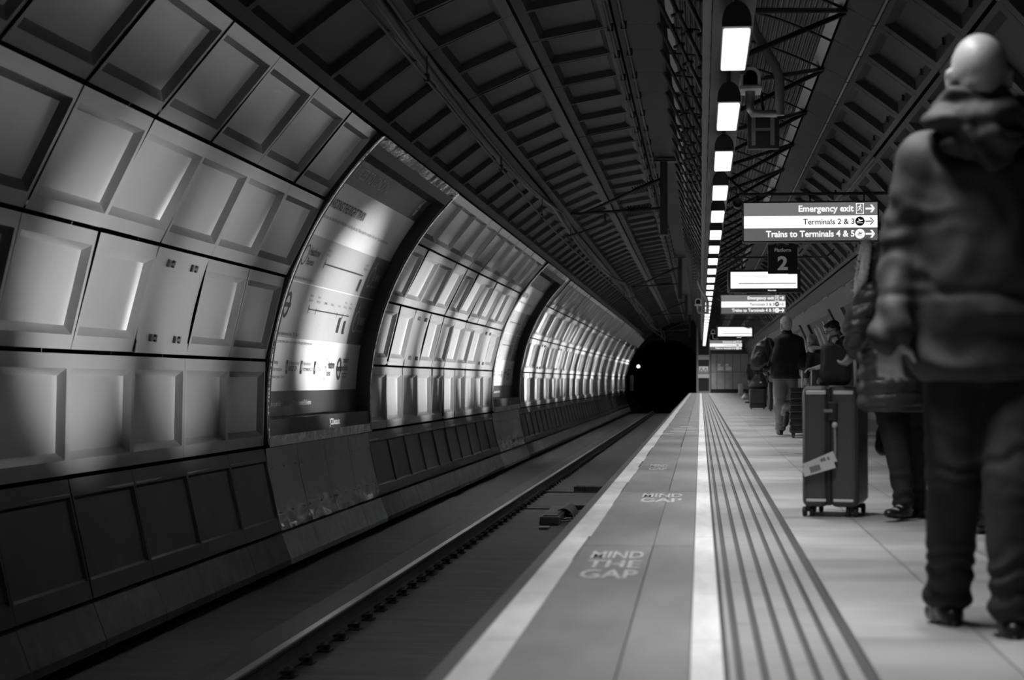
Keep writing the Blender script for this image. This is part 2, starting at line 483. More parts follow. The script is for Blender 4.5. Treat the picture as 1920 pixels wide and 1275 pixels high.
# trackside box and cable run between the rails
o = thing('track_box', 'low dark metal equipment box with a curved strap lying between the rails', 'track equipment', (-2.0, 26.5, -1.235))
MB().box(-2.20, -1.93, 25.4, 27.6, -1.235, -1.11, bev=.02).build('body', M_DARK, o)
pts = [(-2.2+.02, 26.9, -1.11)]
arc = [(-1.95+.14*math.cos(a), 27.0, -1.235+.155*math.sin(a)) for a in [PI*.75-i*PI*.75/10 for i in range(11)]]
mb = MB()
for w in (0,):
    vs = []; fs = []
    for i, p in enumerate(arc):
        for dy in (-.55, .55):
            vs.append((p[0], p[1]+dy, p[2])); vs.append((p[0]*1, p[1]+dy, p[2]+.012))
    for i in range(len(arc)-1):
        q = i*4; fs += [(q, q+4, q+6, q+2), (q+1, q+3, q+7, q+5), (q, q+1, q+5, q+4), (q+2, q+6, q+7, q+3)]
    mb.add(vs, fs, False)
mb.build('strap', M_DGREY, o)
MB().box(-2.16, -1.97, 25.5, 26.5, -1.112, -1.098, bev=.006).build('lid', M_DGREY, o)
mb = MB()
for i in range(3):
    mb.tube([(-1.93, 25.7+i*.5, -1.2), (-1.84, 25.75+i*.5, -1.19), (-1.80, 26.0+i*.5, -1.22), (-1.86, 26.3+i*.5, -1.2), (-1.93, 26.35+i*.5, -1.19)], .014, 6)
mb.build('cable', M_DGREY, o)
mb = MB(); mb.box(-2.15, -2.02, 24.7, 25.0, -1.235, -1.20, bev=.008); mb.build('foot_plate', M_DGREY, o)
o = thing('cable_bracket', 'flat dark cross bar with a ribbed block on it beyond the track box', 'track equipment', (-2.1, 33, -1.235))
MB().box(-2.75, -1.50, 32.9, 33.15, -1.236, -1.215).build('cross_bar', M_BLACK, o)
mb = MB()
for i in range(14): mb.box(-2.24+i*.035, -2.215+i*.035, 32.95, 33.35, -1.215, -1.13)
mb.box(-2.24, -1.76, 33.0, 33.3, -1.215, -1.14); mb.build('ribbed_block', M_BLACK, o)
o = thing('cable_bracket', 'second flat dark cross bar touching the far end of the track box', 'track equipment', (-2.1, 28.6, -1.235))
MB().box(-2.75, -1.55, 28.6, 28.8, -1.236, -1.218).build('cross_bar', M_BLACK, o)
MB().box(-1.98, -1.75, 28.5, 28.95, -1.218, -1.16, bev=.01).build('ribbed_block', M_BLACK, o)

# ------------------------------------------------------------------ wall hatches with turn clips
def H_clip(c, up, nrm, s=.05):
    """H shaped turn clip, c centre on surface"""
    m = MB(); side = Vector((0,1,0))
    def bar(o0, o1, a, b):
        M = Matrix((( side.x, up.x, nrm.x, c.x),(side.y, up.y, nrm.y, c.y),(side.z, up.z, nrm.z, c.z),(0,0,0,1)))
        m.box(o0, o1, a, b, 0, .02, M=M)
    bar(-s*1.5, -s*.9, -s*.55, s*.55); bar(s*.9, s*1.5, -s*.55, s*.55); bar(-s*.9, s*.9, -s*.2, s*.2)
    return m
hw = ['plain flat access hatch with black turn clips, left of the near poster', 'flat access hatch with clips, just right of the near poster', 'flat access hatch with clips, shortly before the second poster',
      'flat access hatch with clips, a short way beyond the second poster', 'farthest flat access hatch visible along the curved wall']
for k, j in enumerate(hatches):
    y0 = Y0+j*P; a0 = A1+STEP; a1 = a0+STEP
    o = thing('access_hatch', hw[k], 'hatch', cyl((a0+a1)/2, y0+P/2, R), 'access hatches in the panelled wall')
    m = MB(); patch(m, a0+.23, a1-.23, y0+.006, y0+P-.006, R-.004, n=6, ny=2); patch(m, a0+.23, a1-.23, y0+.006, y0+P-.006, R+.02, n=6, ny=2)
    patch(m, a0+.23, a0+1.7, y0+.006, y0+P-.006, R-.012, n=1)
    m.build('hatch_plate', M_PANEL, o)
    for a in (a0+2.1, a1-1.9):
        for dy in (.42, 1.12):
            t_ = math.radians(a); nrm = Vector((math.cos(t_), 0, -math.sin(t_))); up = Vector((math.sin(t_), 0, math.cos(t_)))
            H_clip(Vector(cyl(a, y0+dy, R-.006)), up, nrm, .055).build('turn_clip', M_BLACK, o)

# ------------------------------------------------------------------ posters
M_SHEET = mat('poster_white', 0.92, .32, .12, var=.05, vscale=2)
M_SHEETG = mat('poster_grey', 0.52, .32, .12, var=.05, vscale=2)
M_SHEETD = mat('poster_dark', .12, .3, .5, var=.08, vscale=2)
M_SHEETK = mat('poster_box_dark', .06, .34, 0)
M_INK = mat('poster_ink', .05, .4)
M_INKW = mat('poster_light_ink', .62, .4)
M_GRUNGE = mat('dirty_lip', .03, .8, var=.5, vscale=8, bump=.4, bscale=12)
def make_poster(j0, label):
    ys = Y0+j0*P; RS = R+.12
    root = thing('advertising_poster', label, 'poster', cyl(20.4, ys+3, R), 'curved posters on the tunnel wall')
    def S(s): return ys+s
    # backing, frame sides
    fr = MB(); RF = R-.05
    for (s0, s1) in ((.02, .18), (5.90, 5.97)):
        patch(fr, -5.6, 46.4, S(s0), S(s1), RF, n=24)
    for (a0, a1) in ((-5.6, -1.9), (43.2, 46.4)): patch(fr, a0, a1, S(.18), S(5.90), RF, n=3)
    for s in (.02, .18, 5.90, 5.97):
        n = 24; vs = []; fs = []
        for i in range(n+1):
            a = -5.6+52*i/n; vs += [cyl(a, S(s), RF), cyl(a, S(s), RS+.03)]
        for i in range(n): fs.append((2*i, 2*i+1, 2*i+3, 2*i+2))
        fr.add(vs, fs, True)
    for a in (-5.6, -1.9, 43.2, 46.4):
        fr.add([cyl(a, S(.02), RF), cyl(a, S(5.97), RF), cyl(a, S(5.97), RS+.03), cyl(a, S(.02), RS+.03)], [(0,1,2,3)])
    fr.build('frame', M_DARK, root)
    ch = MB()
    for s in (.0, 5.975):
        ch.tube([cyl(-5.9+52.6*i/30, S(s)+.012, RF-.01) for i in range(31)], .016, 6)
    patch(ch, 45.2, 46.9, S(0), S(5.99), RF-.015, n=2, ny=12); patch(ch, -6.1, -4.45, S(0), S(5.99), RF-.015, n=2, ny=12)
    ch.add([cyl(45.2, S(0), RF-.015), cyl(45.2, S(5.99), RF-.015), cyl(45.2, S(5.99), RF), cyl(45.2, S(0), RF)], [(0,1,2,3)])
    ch.add([cyl(-4.45, S(0), RF-.015), cyl(-4.45, S(5.99), RF-.015), cyl(-4.45, S(5.99), RF), cyl(-4.45, S(0), RF)], [(0,1,2,3)])
    ch.build('chrome_trim', M_CHROME, root)
    g = MB(); patch(g, 41.6, 45.3, S(.20), S(5.90), RS-.03, n=3, ny=8)
    g.add([cyl(41.6, S(.20), RS-.03), cyl(41.6, S(5.9), RS-.03), cyl(41.6, S(5.9), RS+.01), cyl(41.6, S(.20), RS+.01)], [(0,1,2,3)])
    g.build('top_lip', M_GRUNGE, root)
    # sheet areas
    def area(nm, a0, a1, s0, s1, m, lift=0.0, par=root):
        q = MB(); patch(q, a0, a1, S(s0), S(s1), RS-lift, n=max(2, int((a1-a0)/1.5)), ny=10)
        vs = q.v[:]; return q.build(nm, m, par)
    sheet = area('poster_sheet', -1.9, 44, .19, 5.90, M_SHEET)
    area('header_band', 37.0, 44, .19, 5.89, M_SHEETD, .003, sheet)
    for (a0, a1) in ((19.95, 27.7), (10.85, 19.75)):
        area('route_panel', a0, a1, .19, 5.89, M_SHEETG, .003, sheet)
        area('time_box', a0, a1+(.2 if a1 > 20 else 0), 4.85, 5.89, M_SHEETK, .0045, sheet)
    area('footer_band', -1.75, 2.35, .19, 5.89, M_SHEETD, .003, sheet)
    RT = RS-.008
    dk = MB(); lt = MB()
    def W(mb, s, sx, a, text, cap, align='LEFT', width=None, bold=.0):
        """letters of cap height `cap` metres, baseline at angle a, starting (or ending) at s"""
        v, f = text2d(text, cap/.7, bold*cap)
        w = max([p[0] for p in v] or [1])
        k = sx if width is None else width/w
        off = -w*k if align == 'RIGHT' else 0
        mb.add([cyl(a+q*DEG, S(s+off+p*k), RT) for p, q in v], f)
    def ring(mb, s, a, r0, r1, n=28):
        vs = []; fs = []
        for i in range(n):
            t = 2*PI*i/n
            for r in (r0, r1): vs.append(cyl(a+r*math.sin(t)*DEG, S(s+r*math.cos(t)), RT))
        for i in range(n):
            q = 2*i; e = (2*i+2) % (2*n); fs.append((q, q+1, e+1, e))
        mb.add(vs, fs)
    def rect(mb, s0, s1, a, h, lift=0.0):
        mb.add([cyl(a-h*DEG/2, S(s0), RT-lift), cyl(a-h*DEG/2, S(s1), RT-lift), cyl(a+h*DEG/2, S(s1), RT-lift), cyl(a+h*DEG/2, S(s0), RT-lift)], [(0,1,2,3)])
    W(lt, .72, 1, 38.66, 'SERVICES TO LONDON', .14, width=2.30)
    # little train sign at the right end of the header
    for da, rr_ in ((0, .11),): ring(lt, 5.42, 39.2, 0.0, .10)
    lt.add([cyl(40.0, S(5.38), RT), cyl(40.6, S(5.50), RT), cyl(42.4, S(5.62), RT), cyl(42.2, S(5.52), RT)], [(0,1,2,3)])
    rect(dk, 5.37, 5.47, 39.4, .03, .002)
    W(dk, .72, 1, 32.72, 'BOARDING THE RIGHT TRAIN', .105, width=2.15, bold=.03)
    W(dk, .62, 1, 30.75, 'Please make sure you have the right ticket before boarding the train. Please speak to a member of the team if you require assistance', .042, width=4.45)
    # upper route: Heathrow Express
    ring(dk, 1.0, 24.3, .10, .12); W(dk, 1.14, 1, 24.45, 'Heathrow', .09, width=.54, bold=.04); W(dk, 1.18, 1, 22.9, 'Express', .07, width=.36, bold=.03)
    rect(dk, 2.10, 4.56, 23.75, .018); rect(dk, 2.09, 2.12, 23.75, .11)
    W(dk, 1.98, 1, 25.9, 'Heathrow', .035, width=.22); W(dk, 1.98, 1, 25.1, 'Terminal 5', .035, width=.24)
    W(dk, 4.42, 1, 25.6, 'London', .035, width=.17); W(dk, 4.40, 1, 24.8, 'Paddington', .035, width=.26)
    rect(dk, 4.46, 4.60, 22.3, .10); rect(dk, 4.46, 4.60, 21.4, .09); W(dk, 4.42, 1, 20.6, 'Tube', .035, width=.2)
    ring(lt, 5.12, 24.0, .12, .145); lt.add([cyl(24.0, S(5.11), RT), cyl(24.0, S(5.13), RT), cyl(25.3, S(5.13), RT), cyl(25.3, S(5.11), RT)], [(0,1,2,3)])
    lt.add([cyl(26.2, S(5.10), RT), cyl(26.2, S(5.14), RT), cyl(26.9, S(5.14), RT), cyl(26.9, S(5.10), RT)], [(0,1,2,3)])
    W(lt, 5.22, 1, 23.4, '15 MINS', .10, width=.50, bold=.03); W(lt, 5.18, 1, 22.0, 'From Heathrow T2&3', .035, width=.52)
    W(dk, .62, 1, 20.3, 'Services operated by Heathrow Express', .035, width=1.28)
    # lower route
    ring(dk, .98, 16.0, .10, .145); rect(dk, .80, 1.16, 16.0, .05)
    rect(dk, 2.10, 4.56, 15.9, .014); rect(dk, 2.09, 2.115, 15.9, .10)
    for s, n1, n2 in ((2.1, 'Heathrow', 'Terminal 4'), (2.52, 'Hayes &', 'Harlington'), (2.95, 'Southall', ''), (3.35, 'Ealing', ''), (3.78, 'Acton', ''), (4.15, 'West', 'Ealing'), (4.5, 'London', 'Paddington')):
        if n2: W(dk, s-.10, 1, 18.0, n1, .032, width=.17); W(dk, s-.11, 1, 17.2, n2, .032, width=.22)
        else: W(dk, s-.09, 1, 17.2, n1, .032, width=.18)
    for s in (2.52, 3.78, 4.15): ring(dk, s, 15.9, .0, .022, 10); rect(dk, s-.012, s+.012, 15.4, .03)
    rect(dk, 3.98, 4.12, 14.0, .19); rect(dk, 4.34, 4.48, 14.3, .09); rect(dk, 4.34, 4.48, 13.3, .10); W(dk, 4.32, 1, 12.5, 'Tube', .035, width=.2)
    ring(lt, 5.12, 15.2, .12, .145); lt.add([cyl(15.2, S(5.11), RT), cyl(15.2, S(5.13), RT), cyl(16.5, S(5.13), RT), cyl(16.5, S(5.11), RT)], [(0,1,2,3)])
    lt.add([cyl(17.4, S(5.10), RT), cyl(17.4, S(5.14), RT), cyl(18.1, S(5.14), RT), cyl(18.1, S(5.10), RT)], [(0,1,2,3)])
    W(lt, 5.22, 1, 14.7, '33 MINS', .10, width=.50, bold=.03); W(lt, 5.18, 1, 13.3, 'From Heathrow T2&3', .035, width=.52)
    W(dk, .62, 1, 11.2, 'Services operated by TfL Rail', .04, width=1.28)
    W(dk, .62, 1, 10.0, 'Fares and journey times: please ask a member of the team before you travel', .035, width=2.1)
    # contact lines and logos
    W(dk, .70, 1, 6.6, 'For help', .045, width=.40); W(dk, .62, 1, 5.5, 'and information', .045, width=.70)
    for s in (1.52, 2.28, 3.05): rect(dk, s, s+.08, 6.2, .15)
    for s in (1.53, 2.29, 3.06): rect(lt, s+.01, s+.05, 6.2, .07, .001)
    W(dk, 1.64, 1, 6.6, 'For Oyster and contactless', .04, width=.55); W(dk, 1.64, 1, 5.6, '0343 222 1234', .055, width=.44, bold=.03)
    W(dk, 2.40, 1, 6.6, 'tfl.gov.uk/stations', .04, width=.45); W(dk, 2.40, 1, 5.6, 'heathrowexpress.com', .05, width=.58)
    W(dk, 3.17, 1, 6.6, 'Visit', .04, width=.13); W(dk, 3.17, 1, 5.7, '@TfLRail', .045, width=.26)
    W(dk, .62, 1, 4.4, 'Please retain your ticket', .035, width=.86)
    ring(dk, 3.74, 7.1, .05, .058); ring(dk, 3.68, 5.4, .07, .078); W(dk, 3.86, 1, 6.2, 'Heathrow', .09, width=.40, bold=.05); W(dk, 3.80, 1, 4.9, 'Express', .07, width=.24, bold=.03)
    ring(dk, 4.58, 6.15, .095, .14); rect(dk, 4.40, 4.76, 6.15, .055)
    W(dk, 4.80, 1, 7.3, 'TRANSPORT', .05, width=.34, bold=.05); W(dk, 4.78, 1, 5.9, 'FOR LONDON', .05, width=.38, bold=.05); rect(dk, 4.78, 5.14, 5.3, .008); W(dk, 4.78, 1, 4.5, 'EVERY JOURNEY MATTERS', .03, width=.36)
    W(lt, .72, 1, .0, 'Save time, buy your tickets online before you board Heathrow Express and TfL Rail services', .055, width=2.25, bold=.03)
    dk.build('dark_lettering', M_INK, sheet); lt.build('pale_lettering', M_INKW, sheet)
    mk = MB(); RT = RF-.004
    W(mk, 3.26, 1, -3.75, 'JCDecaux', .075, width=.62, bold=.04); mk.build('maker_mark', M_INKW, root)
    # polished steel cladding under the poster with its screws
    st = MB()
    for q in range(4):
        na, ny = 40, 36; vs = []; fs = []
        for i in range(na+1):
            a = -19.0+12.75*i/na; w_ = max(0, min(1, (-13.5-a)/4.5))
            for jj in range(ny+1):
                yy = S(q*P+.01+(P-.02)*jj/ny)
                vs.append(cyl(a, yy, R-.014+.022*w_*w_*noise.noise(Vector((yy*3.1, a*.55, j0)))+.012*w_*w_))
        for i in range(na):
            for jj in range(ny): k_ = i*(ny+1)+jj; fs.append((k_, k_+ny+1, k_+ny+2, k_+1))
        st.add(vs, fs, True)
    st.build('steel_cladding', M_STEEL, root)
    sc_ = MB()
    for q in range(4):
        for dy in (.15, .75, 1.32):
            for a in (-9.3, -16.3):
                c = cyl(a, S(q*P+dy), R-.014); sc_.ball(c, .012, 4)
    sc_.build('screw_heads', M_CHROME, root)
    return root
make_poster(4, 'large curved rail services poster nearest the camera on the panelled wall')
make_poster(18, 'second curved rail services poster, smaller and farther down the tunnel')

# ------------------------------------------------------------------ lamps over the platform edge
M_LAMP = emit('lamp_cover', .8, LAMP_E)
M_HOUS = mat('lamp_housing', .035, .55, .2)
LX, LZ = .22, CAMH+2.1
lamp0 = thing('platform_lamp', 'nearest', 'lamp', (LX, 0, LZ), 'row of lamps over the platform edge')
prof = [(-.088, .004)] + [(-.088*math.cos(t), .035+.125*math.sin(t)) for t in [PI*i/12 for i in range(13)]] + [(.088, .004)]
MB().prism([(LX+a, LZ+z) for a, z in prof], -.05, 1.40).build('housing', M_HOUS, lamp0)
MB().box(LX-.08, LX+.08, 0, 1.33, LZ-.03, LZ+.004, bev=.01).build('lamp_cover', M_LAMP, lamp0)
for yy in (.25, 1.1):
    mb = MB(); mb.tube([(LX, yy, LZ+.15), (LX, yy, LZ+.30)], .018, 8); mb.build('hanger', M_DARK, lamp0)
LY0 = 11.12; nl = 34
POOL_W = 4600.0  # power of the spots added for the wall pools
dl = bpy.data.lights.new('down_light', 'AREA'); dl.shape = 'RECTANGLE'; dl.size = .13; dl.size_y = 1.25; dl.energy = DOWN_W; dl.spread = math.radians(85)
dlo = bpy.data.objects.new('down_light', dl); COL.objects.link(dlo); dlo.parent = lamp0; dlo.location = (0, .665, -.034)
ordn = ['nearest and largest', 'second', 'third', 'fourth', 'fifth', 'sixth', 'seventh', 'eighth', 'ninth', 'tenth', 'eleventh', 'twelfth', 'thirteenth', 'fourteenth', 'fifteenth', 'sixteenth', 'seventeenth',
        'eighteenth', 'nineteenth', 'twentieth']
def lamp_label(i):
    if i < 20: return ordn[i] + ' lit box lamp from the camera in the row over the platform edge'
    return 'tiny distant lit box lamp, %s from the far end of the row' % ['last', 'second', 'third', 'fourth', 'fifth', 'sixth', 'seventh', 'eighth', 'ninth', 'tenth', 'eleventh', 'twelfth', 'thirteenth', 'fourteenth'][nl-1-i]
lamp0.location = (LX, LY0, LZ); lamp0['label'] = lamp_label(0)
for i in range(1, nl): dup(lamp0, (LX, LY0+3.0*i, LZ), lamp_label(i))
for i in (1, 2, 3): dup(lamp0, (LX, LY0-3.0*i, LZ), 'lit box lamp overhead before the nearest visible one, %s one back' % ['first', 'second', 'third'][i-1])
# unseen lamps added below the nosing to throw tall soft pools on the wall
el_y = [(13.3, 1.15), (16.15, .75), (19.2, .12), (22.35, .5), (27.4, .85), (30.4, .8), (33.4, .9), (36.0, .9), (38.8, .9), (42.2, .25), (48.6, 1.5), (51.8, .9), (55.0, .8), (58.2, 1.0), (61.5, 1.0), (65, 1.1), (68.5, 1.2), (73, .9), (77.5, 1.1), (83, .6), (89, .5), (96, 1.3), (103, .7), (109.5, .5)]
en = ['nearest', 'second', 'third', 'fourth', 'fifth', 'sixth', 'seventh', 'eighth', 'ninth', 'tenth', 'eleventh', 'twelfth', 'thirteenth', 'fourteenth', 'fifteenth', 'sixteenth', 'seventeenth', 'eighteenth', 'nineteenth', 'twentieth', 'twenty-first', 'third from last', 'second from last', 'last']
for i, (y, e) in enumerate(el_y):
    o = thing('added_pool_lamp', 'small added lamp under the platform nosing throwing a light pool on the wall, %s from the camera' % en[i], 'lamp', (-.72, y, -.20), 'added lamps under the platform nosing')
    m = MB(); m.box(-.765, -.72, y-.16, y+.16, -.26, -.14, bev=.012); m.build('bulkhead', M_DGREY, o)
    m = MB(); m.box(-.772, -.764, y-.14, y+.14, -.24, -.16, bev=.003); m.build('lens', emit('added_pool_lens', .8, 1.5), o)
    ld = bpy.data.lights.new('added_pool_light', 'SPOT'); ld.energy = POOL_W*e*(1.0 if y < 25 else 2.5); ld.spot_size = math.radians(47); ld.spot_blend = 1.0; ld.shadow_soft_size = .05
    lo_ = bpy.data.objects.new('added_pool_light', ld); COL.objects.link(lo_); lo_.parent = o
    d = (Vector(cyl(15.0, y, R)) - Vector((-.78, y, -.20))).normalized()
    lo_.matrix_basis = Matrix.Translation(Vector((-.056, 0, 0))) @ d.to_track_quat('-Z', 'X').to_matrix().to_4x4()
# the hanging gantry that carries them
gan = thing('lighting_gantry', 'long grey steel tray on slanting struts carrying the row of lamps', 'gantry', (LX, 60, LZ+.35))
MB().box(.085, .36, YS, PE, LZ+.30, LZ+.37).build('tray', mat('tray_grey', .07, .55, .3), gan)
mb = MB(); mb.box(.02, .08, YS, PE, LZ+.36, LZ+.46); mb.build('edge_beam', M_DARK, gan)
lo = MB(); rest = MB()
def strut_l(mb, y):
    a = Vector((-.42, y, CAMH+3.62)); c = Vector((.15, y, LZ+.33))
    mb.tube([a, c], .022, 6)
    for t in (.42, .56, .80):
        p = a.lerp(c, t); mb.ball(p, .035, 4); mb.tube([p+Vector((-.06, -.02, -.02)), p+Vector((.04, .02, .02))], .016, 5)
def strut_r(mb, y):
    nd = Vector((1.31, y, CAMH+3.22))
    for dy in (-3.9, -2.1):
        mb.tube([nd, Vector((.30, y+dy, LZ+.36))], .024, 6)
    mb.ball(nd, .05, 4)
y = 8.3; k = 0
while y < 110:
    if y < 58:
        m = MB(); strut_l(m, y); m.build('strut', M_DGREY, gan)
    else: strut_l(rest, y)
    y += 1.5
y = 10.3
while y < 112:
    if y < 70:
        m = MB(); strut_r(m, y); m.build('strut', M_DARK, gan)
    else: strut_r(rest, y)
    y += 3.0
o = rest.build('strut', M_DARK, gan); o['kind'] = 'stuff'
mb = MB(); mb.tube([(1.31, YS, CAMH+3.25), (1.31, PE, CAMH+3.25)], .03, 6); mb.build('top_rail', M_DARK, gan)
for (x, z, lab) in ((-.87, CAMH+3.44, 'thin black cable run clipped along the tunnel roof, left of its twin'), (-.74, CAMH+3.46, 'thin black cable run clipped along the tunnel roof, right of its twin')):
    m = MB(); m.tube([(x, y, z) for y in (YS, 30, 60, 90, YE)], .017, 6)
    for j in range(JA, JB): m.box(x-.03, x+.03, Y0+j*P+.7, Y0+j*P+.74, z-.02, z+.06)
    tag(m.build('cable_run', M_BLACK), lab, 'cable', 'cable runs along the roof')

# ------------------------------------------------------------------ overhead line
ow = thing('overhead_line', 'black overhead contact wire and messenger wire above the track', 'overhead line', (-2.1, 50, 3.1))
def wirepts(z0, sag):
    pts = []; y = 0.0
    for i in range(0, 113, 2):
        ph = ((i-6.4) % 24)/24; pts.append((-2.13+.1*math.cos((i-6.4)/24*PI), i, z0 - sag*4*ph*(1-ph)))
    return pts
cw = wirepts(CAMH+2.30, .0); mw = wirepts(CAMH+2.75, .30)
MB().tube(cw, .012, 6).build('contact_wire', M_BLACK, ow)
MB().tube(mw, .014, 6).build('messenger_wire', M_BLACK, ow)
for k in range(1, len(cw), 3):
    m = MB(); m.tube([cw[k], mw[k]], .007, 5); m.box(cw[k][0]-.02, cw[k][0]+.02, cw[k][1]-.03, cw[k][1]+.03, cw[k][2]-.02, cw[k][2]+.04); m.build('dropper', M_BLACK, ow)
m = MB(); m.tube([(p[0]-.16, p[1], p[2]+.12) for p in mw], .035, 6); m.build('feeder_bar', M_BLACK, ow)
sl = ['nearest black overhead line drop post and arms hanging from the roof', 'second black overhead line drop post and arms, smaller and darker', 'third black overhead line support far down the tunnel', 'last black overhead line support before the dark tunnel mouth']
for i in range(4):
    y = 30.4+24*i; X = -.59; top = CAMH+3.60
    o = thing('line_support', sl[i], 'overhead line support', (X, y, top), 'overhead line supports')
    MB().box(X-.06, X+.06, y-.06, y+.06, top-1.22, top).build('drop_post', M_BLACK, o)
    MB().box(X-.22, X+.22, y-.15, y+.15, top-.03, top).build('roof_plate', M_BLACK, o)
    def arm(a, c, i0, i1, r=.026):
        m = MB(); a = Vector(a); c = Vector(c); m.tube([a, c], r, 8)
        L = (c-a).length; n = 9
        for q in range(n):
            t = i0+(i1-i0)*q/(n-1); d = (c-a).normalized(); p = a+(c-a)*t
            m.tube([p-d*.007, p+d*.007], .075, 12)
        m.tube([a+(c-a)*i0, a+(c-a)*i1], .04, 8)
        m.build('insulator_arm', M_BLACK, o)
    arm((X, y, top-.28), (-1.95, y, CAMH+2.72), .12, .36)
    arm((X, y, top-.78), (-2.12, y, CAMH+2.73), .14, .38)
    m = MB(); m.tube([(-1.55, y, top-.82), (-1.55, y, top-1.05)], .022, 6); m.tube([(-1.55, y, top-1.05), (-2.2, y, CAMH+2.36)], .018, 6); m.tube([(-2.2, y, CAMH+2.36), (-2.1, y, CAMH+2.29)], .012, 6)
    m.build('registration_arm', M_BLACK, o)

# ------------------------------------------------------------------ signs
M_SW = emit('sign_white_lit', .9, .95); M_SG = emit('sign_grey_lit', .2, .16); M_SG2 = emit('sign_dark_lit', .2, .10)
M_TW = emit('sign_letters_lit', .9, .95); M_TK = mat('sign_letters_black', .02, .5)
def flat_text(mb, s, x, z, y, cap, bold=.0, align='LEFT', sx=1.0):
    v, f = text2d(s, cap/.7, bold*cap, 1.0)
    w = max(p[0] for p in v)*sx; ox = x-w if align == 'RIGHT' else (x-w/2 if align == 'CENTER' else x)
    mb.add([(ox+p*sx, y, z+q) for p, q in v], f); return w
def arrow(mb, x, z, y, L, t):
    mb.add([(x, y, z-t/2), (x+L*.75, y, z-t/2), (x+L*.75, y, z+t/2), (x, y, z+t/2)], [(0,1,2,3)])
    for s in (1, -1):
        mb.add([(x+L, y, z), (x+L-t*1.1, y, z+s*t*.1), (x+L*.48, y, z+s*L*.42), (x+L*.48+t*1.2, y, z+s*L*.42)], [(0,1,2,3)])
def disc(mb, x, z, y, r, n=24): mb.add([(x+r*math.cos(2*PI*k/n), y, z+r*math.sin(2*PI*k/n)) for k in range(n)], [list(range(n))])
def plane_icon(mb, x, z, y, s):
    mb.add([(x-s*.8, y, z-s*.05), (x-s*.6, y, z-s*.18), (x+s*.7, y, z+s*.18), (x+s*.75, y, z+s*.32), (x+s*.5, y, z+s*.34), (x-s*.5, y, z+s*.05)], [tuple(range(6))])
    mb.add([(x-s*.1, y, z+s*.1), (x+s*.25, y, z+s*.2), (x-s*.25, y, z+s*.6), (x-s*.4, y, z+s*.58)], [(0,1,2,3)])
    mb.add([(x-s*.7, y, z-s*.45), (x+s*.7, y, z-s*.45), (x+s*.7, y, z-s*.34), (x-s*.7, y, z-s*.34)], [(0,1,2,3)])
def man_icon(mb, x, z, y, s):
    disc(mb, x+s*.12, z+s*.72, y, s*.13, 12)
    for a, c, w in (((.05, .55), (-.08, .05), .17), ((-.05, .1), (.28, -.15), .12), ((.28, -.15), (.22, -.55), .11), ((-.08, .08), (-.30, -.25), .12), ((-.30, -.25), (-.60, -.3), .11), ((.05, .5), (.38, .3), .09), ((.0, .52), (-.32, .45), .09), ((-.32, .45), (-.45, .15), .08)):
        a = Vector(a)*s; c = Vector(c)*s; d = (c-a).normalized(); n = Vector((-d.y, d.x))*w*s/2
        mb.add([(x+q.x, y, z+q.y) for q in (a+n, a-n, c-n, c+n)], [(0,1,2,3)])
def exit_sign(y, x0, x1, z0, z1, label):
    W_, H_ = x1-x0, z1-z0; k = W_/1.57
    o = thing('direction_sign', label, 'sign', ((x0+x1)/2, y, z0), 'hanging direction signs')
    MB().box(x0-.02, x1+.02, y, y+.12, z0-.02, z1+.02, bev=.01).build('sign_case', M_DGREY, o)
    h3 = H_/3
    MB().box(x0, x1, y-.006, y, z0+2*h3, z1).build('top_band', M_SG, o)
    MB().box(x0, x1, y-.006, y, z0+h3, z0+2*h3-.004).build('middle_band', M_SW, o)
    MB().box(x0, x1, y-.006, y, z0, z0+h3-.004).build('bottom_band', M_SG2, o)
    Y = y-.009; wt = MB(); bt = MB()
    xr = x1-.26*k
    flat_text(wt, 'Emergency exit', xr-.016, z0+2*h3+.045*k, Y, .073*k, .04, 'RIGHT', 1.0)
    flat_text(bt, 'Terminals 2 & 3', xr-.01, z0+h3+.042*k, Y, .066*k, .01, 'RIGHT', 1.0)
    flat_text(wt, 'Trains to Terminals 4 & 5', xr-.008, z0+.045*k, Y, .073*k, .04, 'RIGHT', .96)
    arrow(wt, x1-.14*k, z0+2.5*h3, Y, .11*k, .022*k); arrow(bt, x1-.14*k, z0+1.5*h3, Y, .10*k, .012*k); arrow(wt, x1-.14*k, z0+.5*h3, Y, .11*k, .022*k)
    cx = x1-.205*k
    for (a, c_, d, e) in ((-.045, -.037, -.06, .06), (.037, .045, -.06, .06), (-.045, .045, .055, .062), (-.045, .045, -.062, -.055)):
        wt.add([(cx+a*k, Y, z0+2.5*h3+d*k), (cx+c_*k, Y, z0+2.5*h3+d*k), (cx+c_*k, Y, z0+2.5*h3+e*k), (cx+a*k, Y, z0+2.5*h3+e*k)], [(0,1,2,3)])
    man_icon(wt, cx, z0+2.47*h3, Y, .06*k)
    disc(bt, cx, z0+1.5*h3, Y, .055*k); disc(wt, cx, z0+.5*h3, Y, .058*k)
    i1 = MB(); plane_icon(i1, cx, z0+1.5*h3, Y-.003, .05*k); i2 = MB(); plane_icon(i2, cx, z0+.5*h3, Y-.003, .04*k)
    wt.build('pale_lettering', M_TW, o); bt.build('dark_lettering', M_TK, o); i1.build('plane_symbol', M_TW, o); i2.build('plane_symbol', M_TK, o)
    m = MB(); m.tube([(x0-.05, y+.06, z1+.11), (x1+.75, y+.06, z1+.11)], .018, 8)
    for xx in (x0+.15, (x0+x1)/2, x1-.15): m.tube([(xx, y+.06, z1), (xx, y+.06, z1+.11)], .012, 6)
    m.tube([(x0+.02, y+.06, z1+.11), (x0-.25, y+.06, LZ+.36)], .018, 8)
    m.tube([(x1+.75, y+.06, z1+.11), (x1+.95, y+.06, z1+.6)], .018, 8)
    m.build('hanging_bar', M_BLACK, o)
    return o
